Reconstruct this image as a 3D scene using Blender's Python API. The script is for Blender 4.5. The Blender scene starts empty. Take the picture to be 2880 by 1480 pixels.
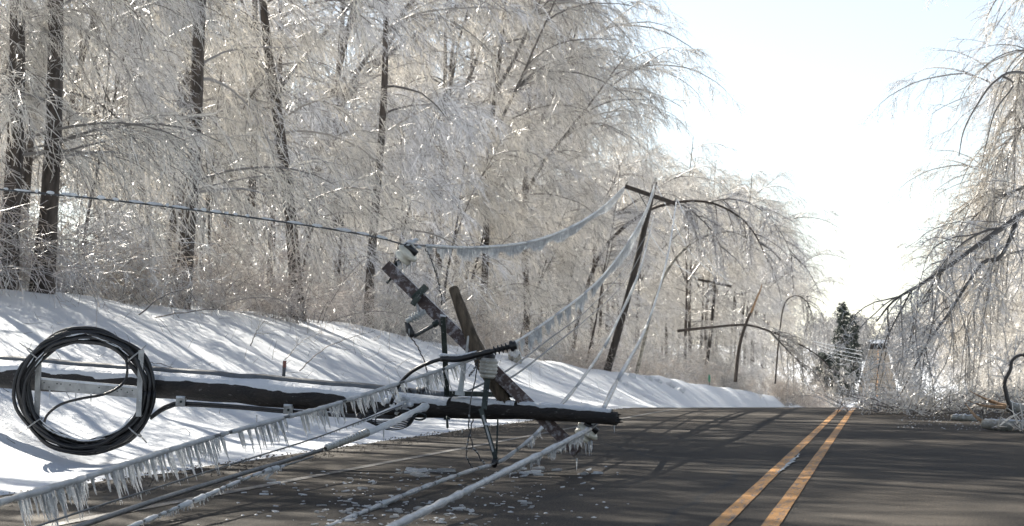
import bpy, math, random
import numpy as np
from mathutils import Vector, Matrix

rng = np.random.default_rng(7)
random.seed(7)
sc = bpy.context.scene
COL = sc.collection

# ------------------------------------------------------------------ camera
FPX = 5600.0                       # focal length in pixels of a 2880 px wide frame (70 mm)
YAW = math.radians(10.446); PITCH = math.radians(3.087)
CAM = np.array([0.75, 0.0, 0.87])
cam_d = bpy.data.cameras.new('camera')
cam_d.sensor_width = 36.0; cam_d.lens = 70.0
cam_d.clip_start = 0.1; cam_d.clip_end = 6000
cam_d.dof.use_dof = True; cam_d.dof.focus_distance = 17.2; cam_d.dof.aperture_fstop = 7.1
cam = bpy.data.objects.new('camera', cam_d); COL.objects.link(cam)
cam.location = CAM
cam.rotation_euler = (math.pi/2 + PITCH, 0, YAW)
sc.camera = cam

# ------------------------------------------------------------------ sky, sun, exposure
SUN_AZ = math.radians(-42.0)       # from the road direction (+Y), negative = to the left
SUN_EL = math.radians(32.0)
world = bpy.data.worlds.new('World'); sc.world = world; world.use_nodes = True
wn = world.node_tree.nodes; wl = world.node_tree.links
for n in list(wn): wn.remove(n)
w_out = wn.new('ShaderNodeOutputWorld'); w_bg = wn.new('ShaderNodeBackground'); w_sky = wn.new('ShaderNodeTexSky')
w_sky.sky_type = 'NISHITA'; w_sky.sun_disc = False
w_sky.sun_elevation = SUN_EL; w_sky.sun_rotation = SUN_AZ
w_sky.air_density = 1.0; w_sky.dust_density = 0.3; w_sky.ozone_density = 1.6
w_bg.inputs[1].default_value = 0.052
w_hsv = wn.new('ShaderNodeHueSaturation'); w_hsv.inputs['Saturation'].default_value = 0.62
wl.new(w_sky.outputs[0], w_hsv.inputs['Color']); wl.new(w_hsv.outputs[0], w_bg.inputs[0]); wl.new(w_bg.outputs[0], w_out.inputs[0])
sun_d = bpy.data.lights.new('sun', 'SUN'); sun_d.energy = 5.0; sun_d.angle = math.radians(0.4)
sun_d.color = (1.0, 0.935, 0.82)
sun = bpy.data.objects.new('sun', sun_d); COL.objects.link(sun)
SUNV = Vector((math.sin(SUN_AZ)*math.cos(SUN_EL), math.cos(SUN_AZ)*math.cos(SUN_EL), math.sin(SUN_EL)))
sun.rotation_euler = (-SUNV).to_track_quat('-Z', 'Y').to_euler()
sun.location = (-20, 20, 40)
vs = sc.view_settings
vs.view_transform = 'Standard'; vs.look = 'None'; vs.gamma = 1.0; vs.exposure = 1.68; vs.use_curve_mapping = False
sc.cycles.max_bounces = 10; sc.cycles.diffuse_bounces = 6; sc.cycles.glossy_bounces = 3
sc.cycles.transmission_bounces = 8; sc.cycles.transparent_max_bounces = 8
sc.cycles.sample_clamp_indirect = 4.0; sc.cycles.sample_clamp_direct = 6.0
sc.cycles.caustics_reflective = False; sc.cycles.caustics_refractive = False

# ------------------------------------------------------------------ pixel + depth -> world
_f = np.array([-math.sin(YAW)*math.cos(PITCH), math.cos(YAW)*math.cos(PITCH), math.sin(PITCH)])
_r = np.array([math.cos(YAW), math.sin(YAW), 0.0])
_u = np.cross(_r, _f)
def at(u, v, d):
    return CAM + d*(_f + (u-1440)/FPX*_r + (740-v)/FPX*_u)
def ray_x(u, X):
    """ground-plan point where the column u crosses the line x = X"""
    dr = _f + (u-1440)/FPX*_r
    t = (X-CAM[0])/dr[0]
    return CAM[0]+dr[0]*t, CAM[1]+dr[1]*t

# ------------------------------------------------------------------ materials
def nodes_of(name):
    m = bpy.data.materials.new(name); m.use_nodes = True
    nt = m.node_tree
    for n in list(nt.nodes): nt.nodes.remove(n)
    o = nt.nodes.new('ShaderNodeOutputMaterial')
    return m, nt, o
def N(nt, t, **kw):
    n = nt.nodes.new(t)
    for k, v in kw.items():
        if k.startswith('i_'): n.inputs[k[2:].replace('_', ' ')].default_value = v
        else: setattr(n, k, v)
    return n
def noise(nt, vec, scale, detail=4.0, rough=0.55):
    n = nt.nodes.new('ShaderNodeTexNoise'); n.inputs['Scale'].default_value = scale
    n.inputs['Detail'].default_value = detail; n.inputs['Roughness'].default_value = rough
    if vec is not None: nt.links.new(vec, n.inputs['Vector'])
    return n
def ramp(nt, fac, stops):
    r = nt.nodes.new('ShaderNodeValToRGB')
    e = r.color_ramp.elements
    e[0].position, e[0].color = stops[0][0], (*stops[0][1], 1)
    e[1].position, e[1].color = stops[-1][0], (*stops[-1][1], 1)
    for p, c in stops[1:-1]:
        x = e.new(p); x.color = (*c, 1)
    nt.links.new(fac, r.inputs[0]); return r
def mixc(nt, fac, a, b):
    m = nt.nodes.new('ShaderNodeMix'); m.data_type = 'RGBA'
    for s, v in ((0, fac), (6, a), (7, b)):
        if hasattr(v, 'is_linked') or isinstance(v, bpy.types.NodeSocket): nt.links.new(v, m.inputs[s])
        else: m.inputs[s].default_value = v if s == 0 else (*v, 1)
    return m.outputs[2]
def bump(nt, h, strength, dist=0.02):
    b = nt.nodes.new('ShaderNodeBump'); b.inputs['Strength'].default_value = strength
    b.inputs['Distance'].default_value = dist; nt.links.new(h, b.inputs['Height']); return b
def objcoord(nt):
    return nt.nodes.new('ShaderNodeTexCoord').outputs['Object']
def simple(name, c1, c2, scale=8, rough=0.6, bumps=0.3, metallic=0.0, frost=0.0, spec=0.5, stretch=None, frost_col=(0.62,0.65,0.70)):
    """two-tone noise colour, fine bump and, where frost > 0, clinging frost patches"""
    m, nt, o = nodes_of(name); L = nt.links
    v = objcoord(nt)
    if stretch:
        mp = nt.nodes.new('ShaderNodeMapping'); mp.inputs['Scale'].default_value = stretch
        L.new(v, mp.inputs[0]); v = mp.outputs[0]
    n = noise(nt, v, scale)
    c = ramp(nt, n.outputs[0], [(0.35, c1), (0.65, c2)]).outputs[0]
    p = nt.nodes.new('ShaderNodeBsdfPrincipled')
    if frost > 0:
        n2 = noise(nt, v, scale*3.1, 6, 0.7)
        r2 = ramp(nt, n2.outputs[0], [(0.62-frost*0.3, (0,0,0)), (0.74-frost*0.2, (1,1,1))])
        c = mixc(nt, r2.outputs[0], c, frost_col)
    if isinstance(c, bpy.types.NodeSocket): L.new(c, p.inputs['Base Color'])
    p.inputs['Roughness'].default_value = rough; p.inputs['Metallic'].default_value = metallic
    p.inputs['Specular IOR Level'].default_value = spec
    n3 = noise(nt, v, scale*6, 5)
    b = bump(nt, n3.outputs[0], bumps); L.new(b.outputs[0], p.inputs['Normal'])
    L.new(p.outputs[0], o.inputs[0])
    return m
MAT = {}
def mat_snow():
    m, nt, o = nodes_of('snow'); L = nt.links; v = objcoord(nt)
    n = noise(nt, v, 1.7, 6); n2 = noise(nt, v, 14, 6, 0.65); n4 = noise(nt, v, 60, 3, 0.6)
    c = ramp(nt, n.outputs[0], [(0.3, (0.67,0.705,0.755)), (0.7, (0.75,0.775,0.81))]).outputs[0]
    # bits of dead grass and bark litter on the crust
    d = ramp(nt, noise(nt, v, 5.5, 8, 0.72).outputs[0], [(0.69, (0,0,0)), (0.74, (1,1,1))]).outputs[0]
    c = mixc(nt, d, c, (0.45,0.40,0.36))
    p = nt.nodes.new('ShaderNodeBsdfPrincipled'); L.new(c, p.inputs['Base Color'])
    p.inputs['Roughness'].default_value = 0.55; p.inputs['Specular IOR Level'].default_value = 0.35
    a = nt.nodes.new('ShaderNodeMath'); a.operation = 'MULTIPLY_ADD'; a.inputs[1].default_value = 0.35
    L.new(n4.outputs[0], a.inputs[0]); L.new(n2.outputs[0], a.inputs[2])
    b = bump(nt, a.outputs[0], 0.8, 0.07); L.new(b.outputs[0], p.inputs['Normal'])
    L.new(p.outputs[0], o.inputs[0]); return m
def mat_asphalt():
    m, nt, o = nodes_of('asphalt'); L = nt.links; v = objcoord(nt)
    fine = noise(nt, v, 75, 5, 0.8); mid = noise(nt, v, 26, 5, 0.6); big = noise(nt, v, 0.55, 5, 0.55)
    mp = nt.nodes.new('ShaderNodeMapping'); mp.inputs['Scale'].default_value = (0.9, 0.05, 1); L.new(v, mp.inputs[0])
    lane = noise(nt, mp.outputs[0], 1.1, 3, 0.5)
    c1 = ramp(nt, fine.outputs[0], [(0.36, (0.016,0.013,0.010)), (0.52, (0.052,0.041,0.0305)), (0.64, (0.215,0.174,0.126))]).outputs[0]
    c2 = ramp(nt, big.outputs[0], [(0.3, (0.58,0.58,0.60)), (0.7, (1.0,0.97,0.93))]).outputs[0]
    c3 = ramp(nt, lane.outputs[0], [(0.3, (0.62,0.62,0.63)), (0.7, (1.0,1.0,1.0))]).outputs[0]
    def mul(a, b):
        x = nt.nodes.new('ShaderNodeMix'); x.data_type = 'RGBA'; x.blend_type = 'MULTIPLY'; x.inputs[0].default_value = 1
        L.new(a, x.inputs[6]); L.new(b, x.inputs[7]); return x.outputs[2]
    c = mul(mul(c1, c2), c3)
    # sealed cracks: thin dark lines
    vo = nt.nodes.new('ShaderNodeTexVoronoi'); vo.feature = 'DISTANCE_TO_EDGE'; vo.inputs['Scale'].default_value = 0.16
    wob = nt.nodes.new('ShaderNodeVectorMath'); wob.operation = 'MULTIPLY_ADD'; wob.inputs[1].default_value = (0.5,0.5,0.5)
    nz = noise(nt, v, 0.9, 4); L.new(nz.outputs['Color'], wob.inputs[0]); L.new(v, wob.inputs[2]); L.new(wob.outputs[0], vo.inputs['Vector'])
    cr = ramp(nt, vo.outputs[0], [(0.0, (1,1,1)), (0.006, (0,0,0))]).outputs[0]
    c = mixc(nt, cr, c, (0.018,0.018,0.019))
    p = nt.nodes.new('ShaderNodeBsdfPrincipled'); L.new(c, p.inputs['Base Color'])
    p.inputs['Roughness'].default_value = 0.8; p.inputs['Specular IOR Level'].default_value = 0.18
    a = nt.nodes.new('ShaderNodeMath'); a.operation = 'ADD'; L.new(fine.outputs[0], a.inputs[0]); L.new(mid.outputs[0], a.inputs[1])
    b = bump(nt, a.outputs[0], 0.65, 0.012); L.new(b.outputs[0], p.inputs['Normal'])
    L.new(p.outputs[0], o.inputs[0]); return m
def mat_paint(name, col, wear):
    m, nt, o = nodes_of(name); L = nt.links; v = objcoord(nt)
    fine = noise(nt, v, 140, 3, 0.7)
    mp = nt.nodes.new('ShaderNodeMapping'); mp.inputs['Scale'].default_value = (9, 0.9, 1); L.new(v, mp.inputs[0])
    w = noise(nt, mp.outputs[0], 2.3, 9, 0.8)
    a = nt.nodes.new('ShaderNodeMath'); a.operation = 'MULTIPLY_ADD'; a.inputs[1].default_value = 0.45
    L.new(fine.outputs[0], a.inputs[0]); L.new(w.outputs[0], a.inputs[2])
    k = ramp(nt, a.outputs[0], [(wear-0.05, (0,0,0)), (wear+0.07, (1,1,1))]).outputs[0]
    c = mixc(nt, k, col, (0.06,0.055,0.05))
    p = nt.nodes.new('ShaderNodeBsdfPrincipled'); L.new(c, p.inputs['Base Color']); p.inputs['Roughness'].default_value = 0.6
    b = bump(nt, fine.outputs[0], 0.6, 0.01); L.new(b.outputs[0], p.inputs['Normal'])
    L.new(p.outputs[0], o.inputs[0]); return m
def mat_twig(name, bark, ice, trans=0.45, rough=0.22):
    """bark under a glaze of ice; the point attribute 'tone' says how thick the glaze is"""
    m, nt, o = nodes_of(name); L = nt.links
    at_ = nt.nodes.new('ShaderNodeAttribute'); at_.attribute_name = 'tone'
    oi = nt.nodes.new('ShaderNodeObjectInfo')
    c = mixc(nt, at_.outputs['Fac'], bark, ice)
    tint = ramp(nt, oi.outputs['Random'], [(0.0, (0.90,0.885,0.86)), (0.5, (1,0.98,0.94)), (1.0, (0.93,0.95,1.0))]).outputs[0]
    x = nt.nodes.new('ShaderNodeMix'); x.data_type = 'RGBA'; x.blend_type = 'MULTIPLY'; x.inputs[0].default_value = 1
    L.new(c, x.inputs[6]); L.new(tint, x.inputs[7])
    p = nt.nodes.new('ShaderNodeBsdfPrincipled'); L.new(x.outputs[2], p.inputs['Base Color'])
    p.inputs['Roughness'].default_value = rough; p.inputs['Specular IOR Level'].default_value = 0.6
    t = nt.nodes.new('ShaderNodeBsdfTranslucent'); L.new(x.outputs[2], t.inputs[0])
    mt = nt.nodes.new('ShaderNodeMath'); mt.operation = 'MULTIPLY'; mt.inputs[1].default_value = trans
    L.new(at_.outputs['Fac'], mt.inputs[0])
    ms = nt.nodes.new('ShaderNodeMixShader'); L.new(mt.outputs[0], ms.inputs[0]); L.new(p.outputs[0], ms.inputs[1]); L.new(t.outputs[0], ms.inputs[2])
    L.new(ms.outputs[0], o.inputs[0]); return m
def mat_ice(name, clear, col=(0.86,0.89,0.92), rough=0.12, scale=25, bumps=0.5):
    """milky ice: part clear glass, part white scatter"""
    m, nt, o = nodes_of(name); L = nt.links; v = objcoord(nt)
    n = noise(nt, v, scale, 4, 0.6)
    b = bump(nt, n.outputs[0], bumps, 0.02)
    g = nt.nodes.new('ShaderNodeBsdfPrincipled'); g.inputs['Base Color'].default_value = (0.95,0.97,1,1)
    g.inputs['Transmission Weight'].default_value = 1.0; g.inputs['IOR'].default_value = 1.31; g.inputs['Roughness'].default_value = rough*0.5
    w = nt.nodes.new('ShaderNodeBsdfPrincipled'); w.inputs['Base Color'].default_value = (*col,1)
    w.inputs['Roughness'].default_value = rough*2; w.inputs['Specular IOR Level'].default_value = 0.5
    t = nt.nodes.new('ShaderNodeBsdfTranslucent'); t.inputs[0].default_value = (*col,1)
    for s in (g, w, t): L.new(b.outputs[0], s.inputs['Normal'])
    m1 = nt.nodes.new('ShaderNodeMixShader'); m1.inputs[0].default_value = 0.45; L.new(w.outputs[0], m1.inputs[1]); L.new(t.outputs[0], m1.inputs[2])
    m2 = nt.nodes.new('ShaderNodeMixShader'); L.new(m1.outputs[0], m2.inputs[1]); L.new(g.outputs[0], m2.inputs[2])
    k = nt.nodes.new('ShaderNodeMath'); k.operation = 'MULTIPLY_ADD'; k.inputs[1].default_value = 0.7; k.inputs[2].default_value = clear-0.35; k.use_clamp = True
    L.new(noise(nt, v, scale*0.4, 3).outputs[0], k.inputs[0]); L.new(k.outputs[0], m2.inputs[0])
    L.new(m2.outputs[0], o.inputs[0]); return m

MAT['snow'] = mat_snow(); MAT['asphalt'] = mat_asphalt()
MAT['yellow'] = mat_paint('yellow_paint', (0.48,0.205,0.010), 0.765)
MAT['white_line'] = mat_paint('white_paint', (0.34,0.325,0.30), 0.63)
MAT['bark'] = simple('bark', (0.035,0.028,0.024), (0.10,0.082,0.070), 7, 0.8, 0.8, stretch=(1,1,0.25), frost=0.06, frost_col=(0.26,0.245,0.235))
MAT['bark_pale'] = simple('pale_bark', (0.10,0.095,0.08), (0.36,0.34,0.29), 5, 0.8, 0.8, frost=0.3, frost_col=(0.6,0.6,0.58))
MAT['limb'] = mat_twig('limb_bark', (0.055,0.048,0.044), (0.72,0.70,0.68), 0.3, 0.5)
MAT['twig'] = mat_twig('iced_twig', (0.15,0.135,0.125), (0.97,0.96,0.945), 0.42, 0.24)
MAT['twig_white'] = mat_twig('white_iced_twig', (0.36,0.33,0.31), (0.96,0.945,0.92), 0.45, 0.22)
MAT['twig_far'] = mat_twig('distant_iced_twig', (0.17,0.155,0.145), (0.74,0.72,0.69), 0.35, 0.5)
MAT['brush'] = mat_twig('iced_brush', (0.28,0.225,0.19), (0.88,0.83,0.78), 0.5, 0.25)
MAT['ice'] = mat_ice('milky_ice', 0.26, col=(0.92,0.94,0.96)); MAT['ice_clear'] = mat_ice('clear_ice', 0.52, col=(0.92,0.94,0.95), scale=40, bumps=0.9)
MAT['ice_white'] = mat_ice('white_ice', 0.10, rough=0.25)
MAT['pole'] = simple('creosoted_pole', (0.005,0.0045,0.0045), (0.024,0.018,0.015), 3, 0.7, 1.0, stretch=(0.3,4,4), frost=0.05, frost_col=(0.20,0.19,0.19))
MAT['pole_far'] = simple('grey_pole_wood', (0.028,0.023,0.020), (0.06,0.05,0.043), 4, 0.8, 0.5, stretch=(3,3,0.2))
MAT['crossarm'] = simple('frosted_crossarm', (0.045,0.030,0.028), (0.085,0.058,0.053), 6, 0.7, 0.6, frost=0.42, frost_col=(0.33,0.32,0.34))
MAT['oldwood'] = simple('weathered_wood', (0.05,0.037,0.025), (0.15,0.115,0.08), 9, 0.85, 0.9, stretch=(3,3,0.3))
MAT['splinter'] = simple('raw_split_wood', (0.24,0.14,0.07), (0.44,0.29,0.17), 12, 0.7, 0.6, stretch=(2,2,0.3))
MAT['steel'] = simple('dark_green_steel', (0.018,0.026,0.024), (0.05,0.062,0.057), 10, 0.45, 0.3, metallic=0.5, frost=0.08)
MAT['rubber'] = simple('black_rubber', (0.006,0.006,0.007), (0.016,0.016,0.018), 30, 0.35, 0.2)
MAT['cable'] = simple('grey_cable', (0.05,0.055,0.06), (0.12,0.125,0.13), 20, 0.4, 0.3, metallic=0.3)
MAT['porcelain'] = simple('grey_ribbed_porcelain', (0.30,0.29,0.26), (0.42,0.41,0.37), 15, 0.35, 0.2, frost=0.2)
MAT['white_porcelain'] = simple('cream_porcelain', (0.50,0.48,0.40), (0.66,0.64,0.56), 12, 0.2, 0.1, spec=0.7)
MAT['galv'] = simple('galvanised_bracket', (0.24,0.24,0.235), (0.42,0.42,0.41), 9, 0.55, 0.3, metallic=0.2, frost=0.06)
MAT['conduit'] = simple('grey_conduit', (0.075,0.085,0.095), (0.11,0.12,0.13), 12, 0.6, 0.2)
MAT['fibre'] = simple('pale_fibreglass', (0.33,0.36,0.36), (0.46,0.48,0.48), 20, 0.45, 0.2, frost=0.2)
MAT['needles'] = mat_twig('conifer_needles', (0.012,0.021,0.013), (0.40,0.43,0.38), 0.1, 0.5)
MAT['gravel'] = simple('gravel', (0.05,0.042,0.035), (0.19,0.155,0.12), 30, 0.85, 0.6)
MAT['slush'] = simple('grey_slush', (0.05,0.055,0.06), (0.16,0.18,0.20), 40, 0.35, 0.5)
MAT['marker'] = simple('marker_post', (0.03,0.035,0.045), (0.05,0.055,0.065), 10, 0.5, 0.1)
MAT['red'] = simple('red_cap', (0.13,0.04,0.03), (0.18,0.06,0.045), 10, 0.5, 0.1)
MAT['green'] = simple('green_plate', (0.012,0.14,0.08), (0.02,0.19,0.11), 10, 0.4, 0.1)
MAT['wall'] = simple('brown_boards', (0.055,0.045,0.04), (0.09,0.075,0.065), 2, 0.8, 0.3)
MAT['straw'] = mat_twig('iced_grass', (0.30,0.21,0.12), (0.82,0.76,0.66), 0.5, 0.25)

# ------------------------------------------------------------------ mesh helpers
def mesh_from(name, V, F, mat, tone=None, smooth=False):
    """V (n,3), F list of index arrays (m,3) / (m,4)"""
    if not isinstance(F, list): F = [F]
    me = bpy.data.meshes.new(name)
    V = np.asarray(V, np.float32)
    me.vertices.add(len(V)); me.vertices.foreach_set('co', V.ravel())
    F = [np.asarray(f, np.int32) for f in F if len(f)]
    nl = sum(f.size for f in F); npoly = sum(len(f) for f in F)
    me.loops.add(nl); me.polygons.add(npoly)
    me.loops.foreach_set('vertex_index', np.concatenate([f.ravel() for f in F]))
    tot = np.concatenate([np.full(len(f), f.shape[1], np.int32) for f in F])
    st = np.concatenate([[0], np.cumsum(tot)[:-1]]).astype(np.int32)
    me.polygons.foreach_set('loop_start', st); me.polygons.foreach_set('loop_total', tot)
    me.polygons.foreach_set('use_smooth', np.full(npoly, smooth, bool))
    if tone is not None:
        a = me.attributes.new('tone', 'FLOAT', 'POINT'); a.data.foreach_set('value', np.asarray(tone, np.float32))
    me.materials.append(MAT[mat] if isinstance(mat, str) else mat)
    me.update(calc_edges=True)
    return me
def unit(a):
    return a/np.maximum(np.linalg.norm(a, axis=-1, keepdims=True), 1e-9)
def tubes(P, R, S=3, caps=False):
    """P (N,K,3) paths, R (N,K) radii -> V, quads, tris"""
    P = np.asarray(P, float); R = np.asarray(R, float)
    n, K, _ = P.shape
    T = np.empty_like(P)
    T[:, 1:-1] = P[:, 2:]-P[:, :-2]; T[:, 0] = P[:, 1]-P[:, 0]; T[:, -1] = P[:, -1]-P[:, -2]
    T = unit(T)
    ref = np.where(np.abs(T[:, :1, 2:3]).repeat(K, 1) < 0.95, np.array([0, 0, 1.0]), np.array([1.0, 0, 0]))
    A = unit(np.cross(T, ref)); B = np.cross(T, A)
    ang = np.linspace(0, 2*np.pi, S, endpoint=False)
    V = P[:, :, None, :] + R[:, :, None, None]*(np.cos(ang)[None, None, :, None]*A[:, :, None, :] + np.sin(ang)[None, None, :, None]*B[:, :, None, :])
    idx = np.arange(n*K*S).reshape(n, K, S)
    a = idx[:, :-1, :]; b = idx[:, 1:, :]
    Q = np.stack([a, np.roll(a, -1, 2), np.roll(b, -1, 2), b], -1).reshape(-1, 4)
    tris = []
    V = V.reshape(-1, 3)
    if caps:
        ex = np.concatenate([P[:, 0], P[:, -1]]); V0 = len(V); V = np.concatenate([V, ex])
        for i in range(n):
            for s in range(S):
                tris.append((V0+i, idx[i, 0, (s+1) % S], idx[i, 0, s]))
                tris.append((V0+n+i, idx[i, -1, s], idx[i, -1, (s+1) % S]))
    return V, Q, np.array(tris, np.int32).reshape(-1, 3)
class MB:
    """collects shapes, then links them as ONE mesh object"""
    def __init__(s): s.V = []; s.Q = []; s.T = []; s.t = []; s.n = 0
    def add(s, V, Q=(), T=(), tone=1.0):
        V = np.asarray(V, float)
        if len(Q): s.Q.append(np.asarray(Q)+s.n)
        if len(T): s.T.append(np.asarray(T)+s.n)
        s.V.append(V); s.t.append(np.full(len(V), tone) if np.isscalar(tone) else np.asarray(tone)); s.n += len(V)
        return s
    def tube(s, pts, r, S=8, tone=1.0):
        pts = np.asarray(pts, float); r = np.full(len(pts), r) if np.isscalar(r) else np.asarray(r, float)
        V, Q, T = tubes(pts[None], r[None], S, True); return s.add(V, Q, T, tone)
    def many(s, P, R, S=3, tone=None, caps=False):
        V, Q, T = tubes(P, R, S, caps)
        n, K = P.shape[:2]
        t = np.full(len(V), 1.0) if tone is None else np.repeat(np.asarray(tone), K*S)
        if len(t) < len(V): t = np.concatenate([t, np.ones(len(V)-len(t))])
        return s.add(V, Q, T, t)
    def bar(s, a, b, w, h, up=(0, 0, 1), tone=1.0, w1=None, h1=None):
        """rectangular bar from a to b, w wide across, h along 'up'"""
        a = np.asarray(a, float); b = np.asarray(b, float); t = unit(b-a)
        x = unit(np.cross(t, np.asarray(up, float))); y = np.cross(x, t)
        V = []
        for p, ww, hh in ((a, w, h), (b, w1 or w, h1 or h)):
            for sx, sy in ((-1, -1), (1, -1), (1, 1), (-1, 1)): V.append(p+x*sx*ww/2+y*sy*hh/2)
        Q = [(0,3,2,1), (4,5,6,7), (0,1,5,4), (1,2,6,5), (2,3,7,6), (3,0,4,7)]
        return s.add(V, Q, (), tone)
    def box(s, c, sx, sy, sz): return s.bar(np.array(c)-[0, 0, sz/2], np.array(c)+[0, 0, sz/2], sx, sy, up=(0, 1, 0))
    def lathe(s, base, axis, prof, S=20, tone=1.0):
        """prof: list of (height along axis, radius)"""
        base = np.asarray(base, float); axis = unit(np.asarray(axis, float))
        ref = np.array([0, 0, 1.0]) if abs(axis[2]) < 0.9 else np.array([1.0, 0, 0])
        x = unit(np.cross(axis, ref)); y = np.cross(axis, x)
        ang = np.linspace(0, 2*np.pi, S, endpoint=False); V = []
        for h, r in prof:
            V.append(base+axis*h + r*(np.cos(ang)[:, None]*x+np.sin(ang)[:, None]*y))
        V = np.concatenate(V); K = len(prof); idx = np.arange(K*S).reshape(K, S)
        a = idx[:-1]; b = idx[1:]
        Q = np.stack([a, np.roll(a, -1, 1), np.roll(b, -1, 1), b], -1).reshape(-1, 4)
        return s.add(V, Q, (), tone)
    def data(s, name, mat, origin=(0, 0, 0), smooth=False):
        V = np.concatenate(s.V)-np.asarray(origin)
        return mesh_from(name, V, ([np.concatenate(s.Q)] if s.Q else []) + ([np.concatenate(s.T)] if s.T else []), mat, np.concatenate(s.t), smooth)
    def build(s, name, mat, parent=None, smooth=True):
        org = np.array(parent['_o']) if parent is not None and '_o' in parent else (0, 0, 0)
        o = link(name, s.data(name, mat, org, smooth), parent)
        if name in ('crown', 'limbs', 'twigs', 'stems', 'icicles', 'snow_streaks', 'splinters', 'broken_tip', 'upper_twigs', 'boughs', 'needles', 'iced_hardware', 'snow_cap') and parent is not None: o['kind'] = 'stuff'
        return o
def link(name, data, parent=None):
    o = bpy.data.objects.new(name, data); COL.objects.link(o)
    if parent is not None: o.parent = parent; 
    if parent is not None and '_o' in parent: o['_o'] = parent['_o']
    return o
def tag(o, label=None, cat=None, group=None, kind=None):
    if label: o['label'] = label
    if cat: o['category'] = cat
    if group: o['group'] = group
    if kind: o['kind'] = kind
    return o
def thing(name, base, label, cat, group=None):
    o = bpy.data.objects.new(name, None); COL.objects.link(o); o.empty_display_size = 0.2
    o.location = base; o['_o'] = [float(c) for c in base]
    return tag(o, label, cat, group)
def copy_tree(src, loc, rot, scale, label, group=None):
    r = src.copy(); COL.objects.link(r); r.location = loc; r.rotation_euler = rot; r.scale = (scale,)*3
    r['label'] = label
    if group: r['group'] = group
    elif 'group' in r: del r['group']
    for ch in src.children:
        c = ch.copy(); COL.objects.link(c); c.parent = r
    return r
def spline(pts, n):
    """Catmull-Rom through the points, n samples"""
    p = np.asarray(pts, float); p = np.concatenate([[2*p[0]-p[1]], p, [2*p[-1]-p[-2]]])
    m = len(p)-3; t = np.linspace(0, m-1e-6, n); i = t.astype(int); f = (t-i)[:, None]
    a, b, c, d = p[i], p[i+1], p[i+2], p[i+3]
    return 0.5*((2*b)+(c-a)*f+(2*a-5*b+4*c-d)*f**2+(3*b-a-3*c+d)*f**3)

# ------------------------------------------------------------------ ground, road
_ky = np.array([-200, 0, 30, 44, 52, 62, 80, 110, 200, 300, 370, 430, 520, 590, 750, 920, 1230, 1450, 2200.])
_kz = np.array([-0.6, 0, 0, 0, -0.04, -0.30, -1.0, -2.2, -5.4, -8.2, -9.4, -9.9, -7.9, -4.3, 0.6, 5.2, 13.6, 16.5, 16.5])
_yy = np.arange(-200, 2200, 1.0); _zz = np.interp(_yy, _ky, _kz)
for w_ in (7, 11):
    _zz = np.convolve(np.pad(_zz, w_, mode='edge'), np.ones(2*w_+1)/(2*w_+1), 'valid')
_zn = np.interp(_yy, _ky, _kz)
_bl = np.clip((_yy-40)/40, 0, 1); _zz = _zn*(1-_bl)+_zz*_bl
_zz = np.convolve(np.pad(_zz, 4, mode='edge'), np.ones(9)/9, 'valid')
def road_z(y): return np.interp(y, _yy, _zz)
def bank_h(y): return np.interp(y, [-50, 30, 60, 90, 130, 170, 260, 400, 560], [2.3, 2.35, 2.5, 2.4, 2.9, 3.6, 4.5, 5.0, 1.0])
def vnoise(x, y, s, seed=0):
    """cheap smooth pseudo-noise"""
    x = np.asarray(x, float)*s; y = np.asarray(y, float)*s; t = 0
    for k, (a, b, c) in enumerate(((1.0, 0.31, 1.7), (-0.62, 1.13, 4.1), (1.9, -1.21, 0.3), (2.3, 2.9, 2.2), (-4.1, 1.7, 5.0))):
        t = t + np.sin(a*x+b*y+c+seed*1.3)*np.cos(b*x*0.7-a*y*0.8+c*2+seed)/(1+0.5*k)
    return t/2.2
def ground_z(x, y):
    x = np.asarray(x, float); y = np.asarray(y, float)
    z = road_z(y)
    l = np.clip((-6.6-x)/np.interp(y, [65, 105, 260, 400], [8.6, 4.2, 4.2, 8.6]), 0, 1); s = l*l*(3-2*l)*0.55+l*0.45
    left = bank_h(y)*s + np.clip((-15-x)/100, 0, 4)*2.0
    r = np.clip((x-6.0)/8, 0, 1)
    right = r*r*(3-2*r)*0.9 + np.clip((x-14)/100, 0, 4)*2
    amp = np.clip((np.abs(x)-5.6)/2.0, 0, 1)
    bumpz = amp*(0.10*vnoise(x, y, 0.55, 1)+0.035*vnoise(x, y, 1.9, 2)+0.012*vnoise(x, y, 5.1, 3))
    # the plough's ridge along the shoulder
    ridge = np.exp(-((x+6.2)/0.4)**2)*(0.03+0.05*vnoise(x, y, 1.3, 5))
    return z+left+right+bumpz+ridge-0.03-0.05*np.clip((5.6-np.abs(x))/1.0, 0, 1)
def grid_mesh(name, xs, ys, zf, mat, smooth=True):
    X, Y = np.meshgrid(xs, ys); Z = zf(X, Y); V = np.stack([X, Y, Z], -1).reshape(-1, 3)
    i = np.arange(len(ys)*len(xs)).reshape(len(ys), len(xs))
    Q = np.stack([i[:-1, :-1], i[:-1, 1:], i[1:, 1:], i[1:, :-1]], -1).reshape(-1, 4)
    return mesh_from(name, V, Q, mat, None, smooth)
xs = np.unique(np.concatenate([np.linspace(-600, -60, 10), np.linspace(-60, -18, 30), np.arange(-18, -4.9, 0.16), [-3, 0, 3], np.arange(5, 18, 0.5), np.linspace(18, 60, 18), np.linspace(60, 600, 10)]))
ys = np.unique(np.concatenate([np.linspace(-60, 0, 12), np.arange(0, 30, 0.3), np.arange(30, 120, 0.5), np.arange(120, 400, 3), np.linspace(400, 2100, 90)]))
tag(link('snowy_ground', grid_mesh('snowy_ground', xs, ys, ground_z, 'snow')), kind='structure')
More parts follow.
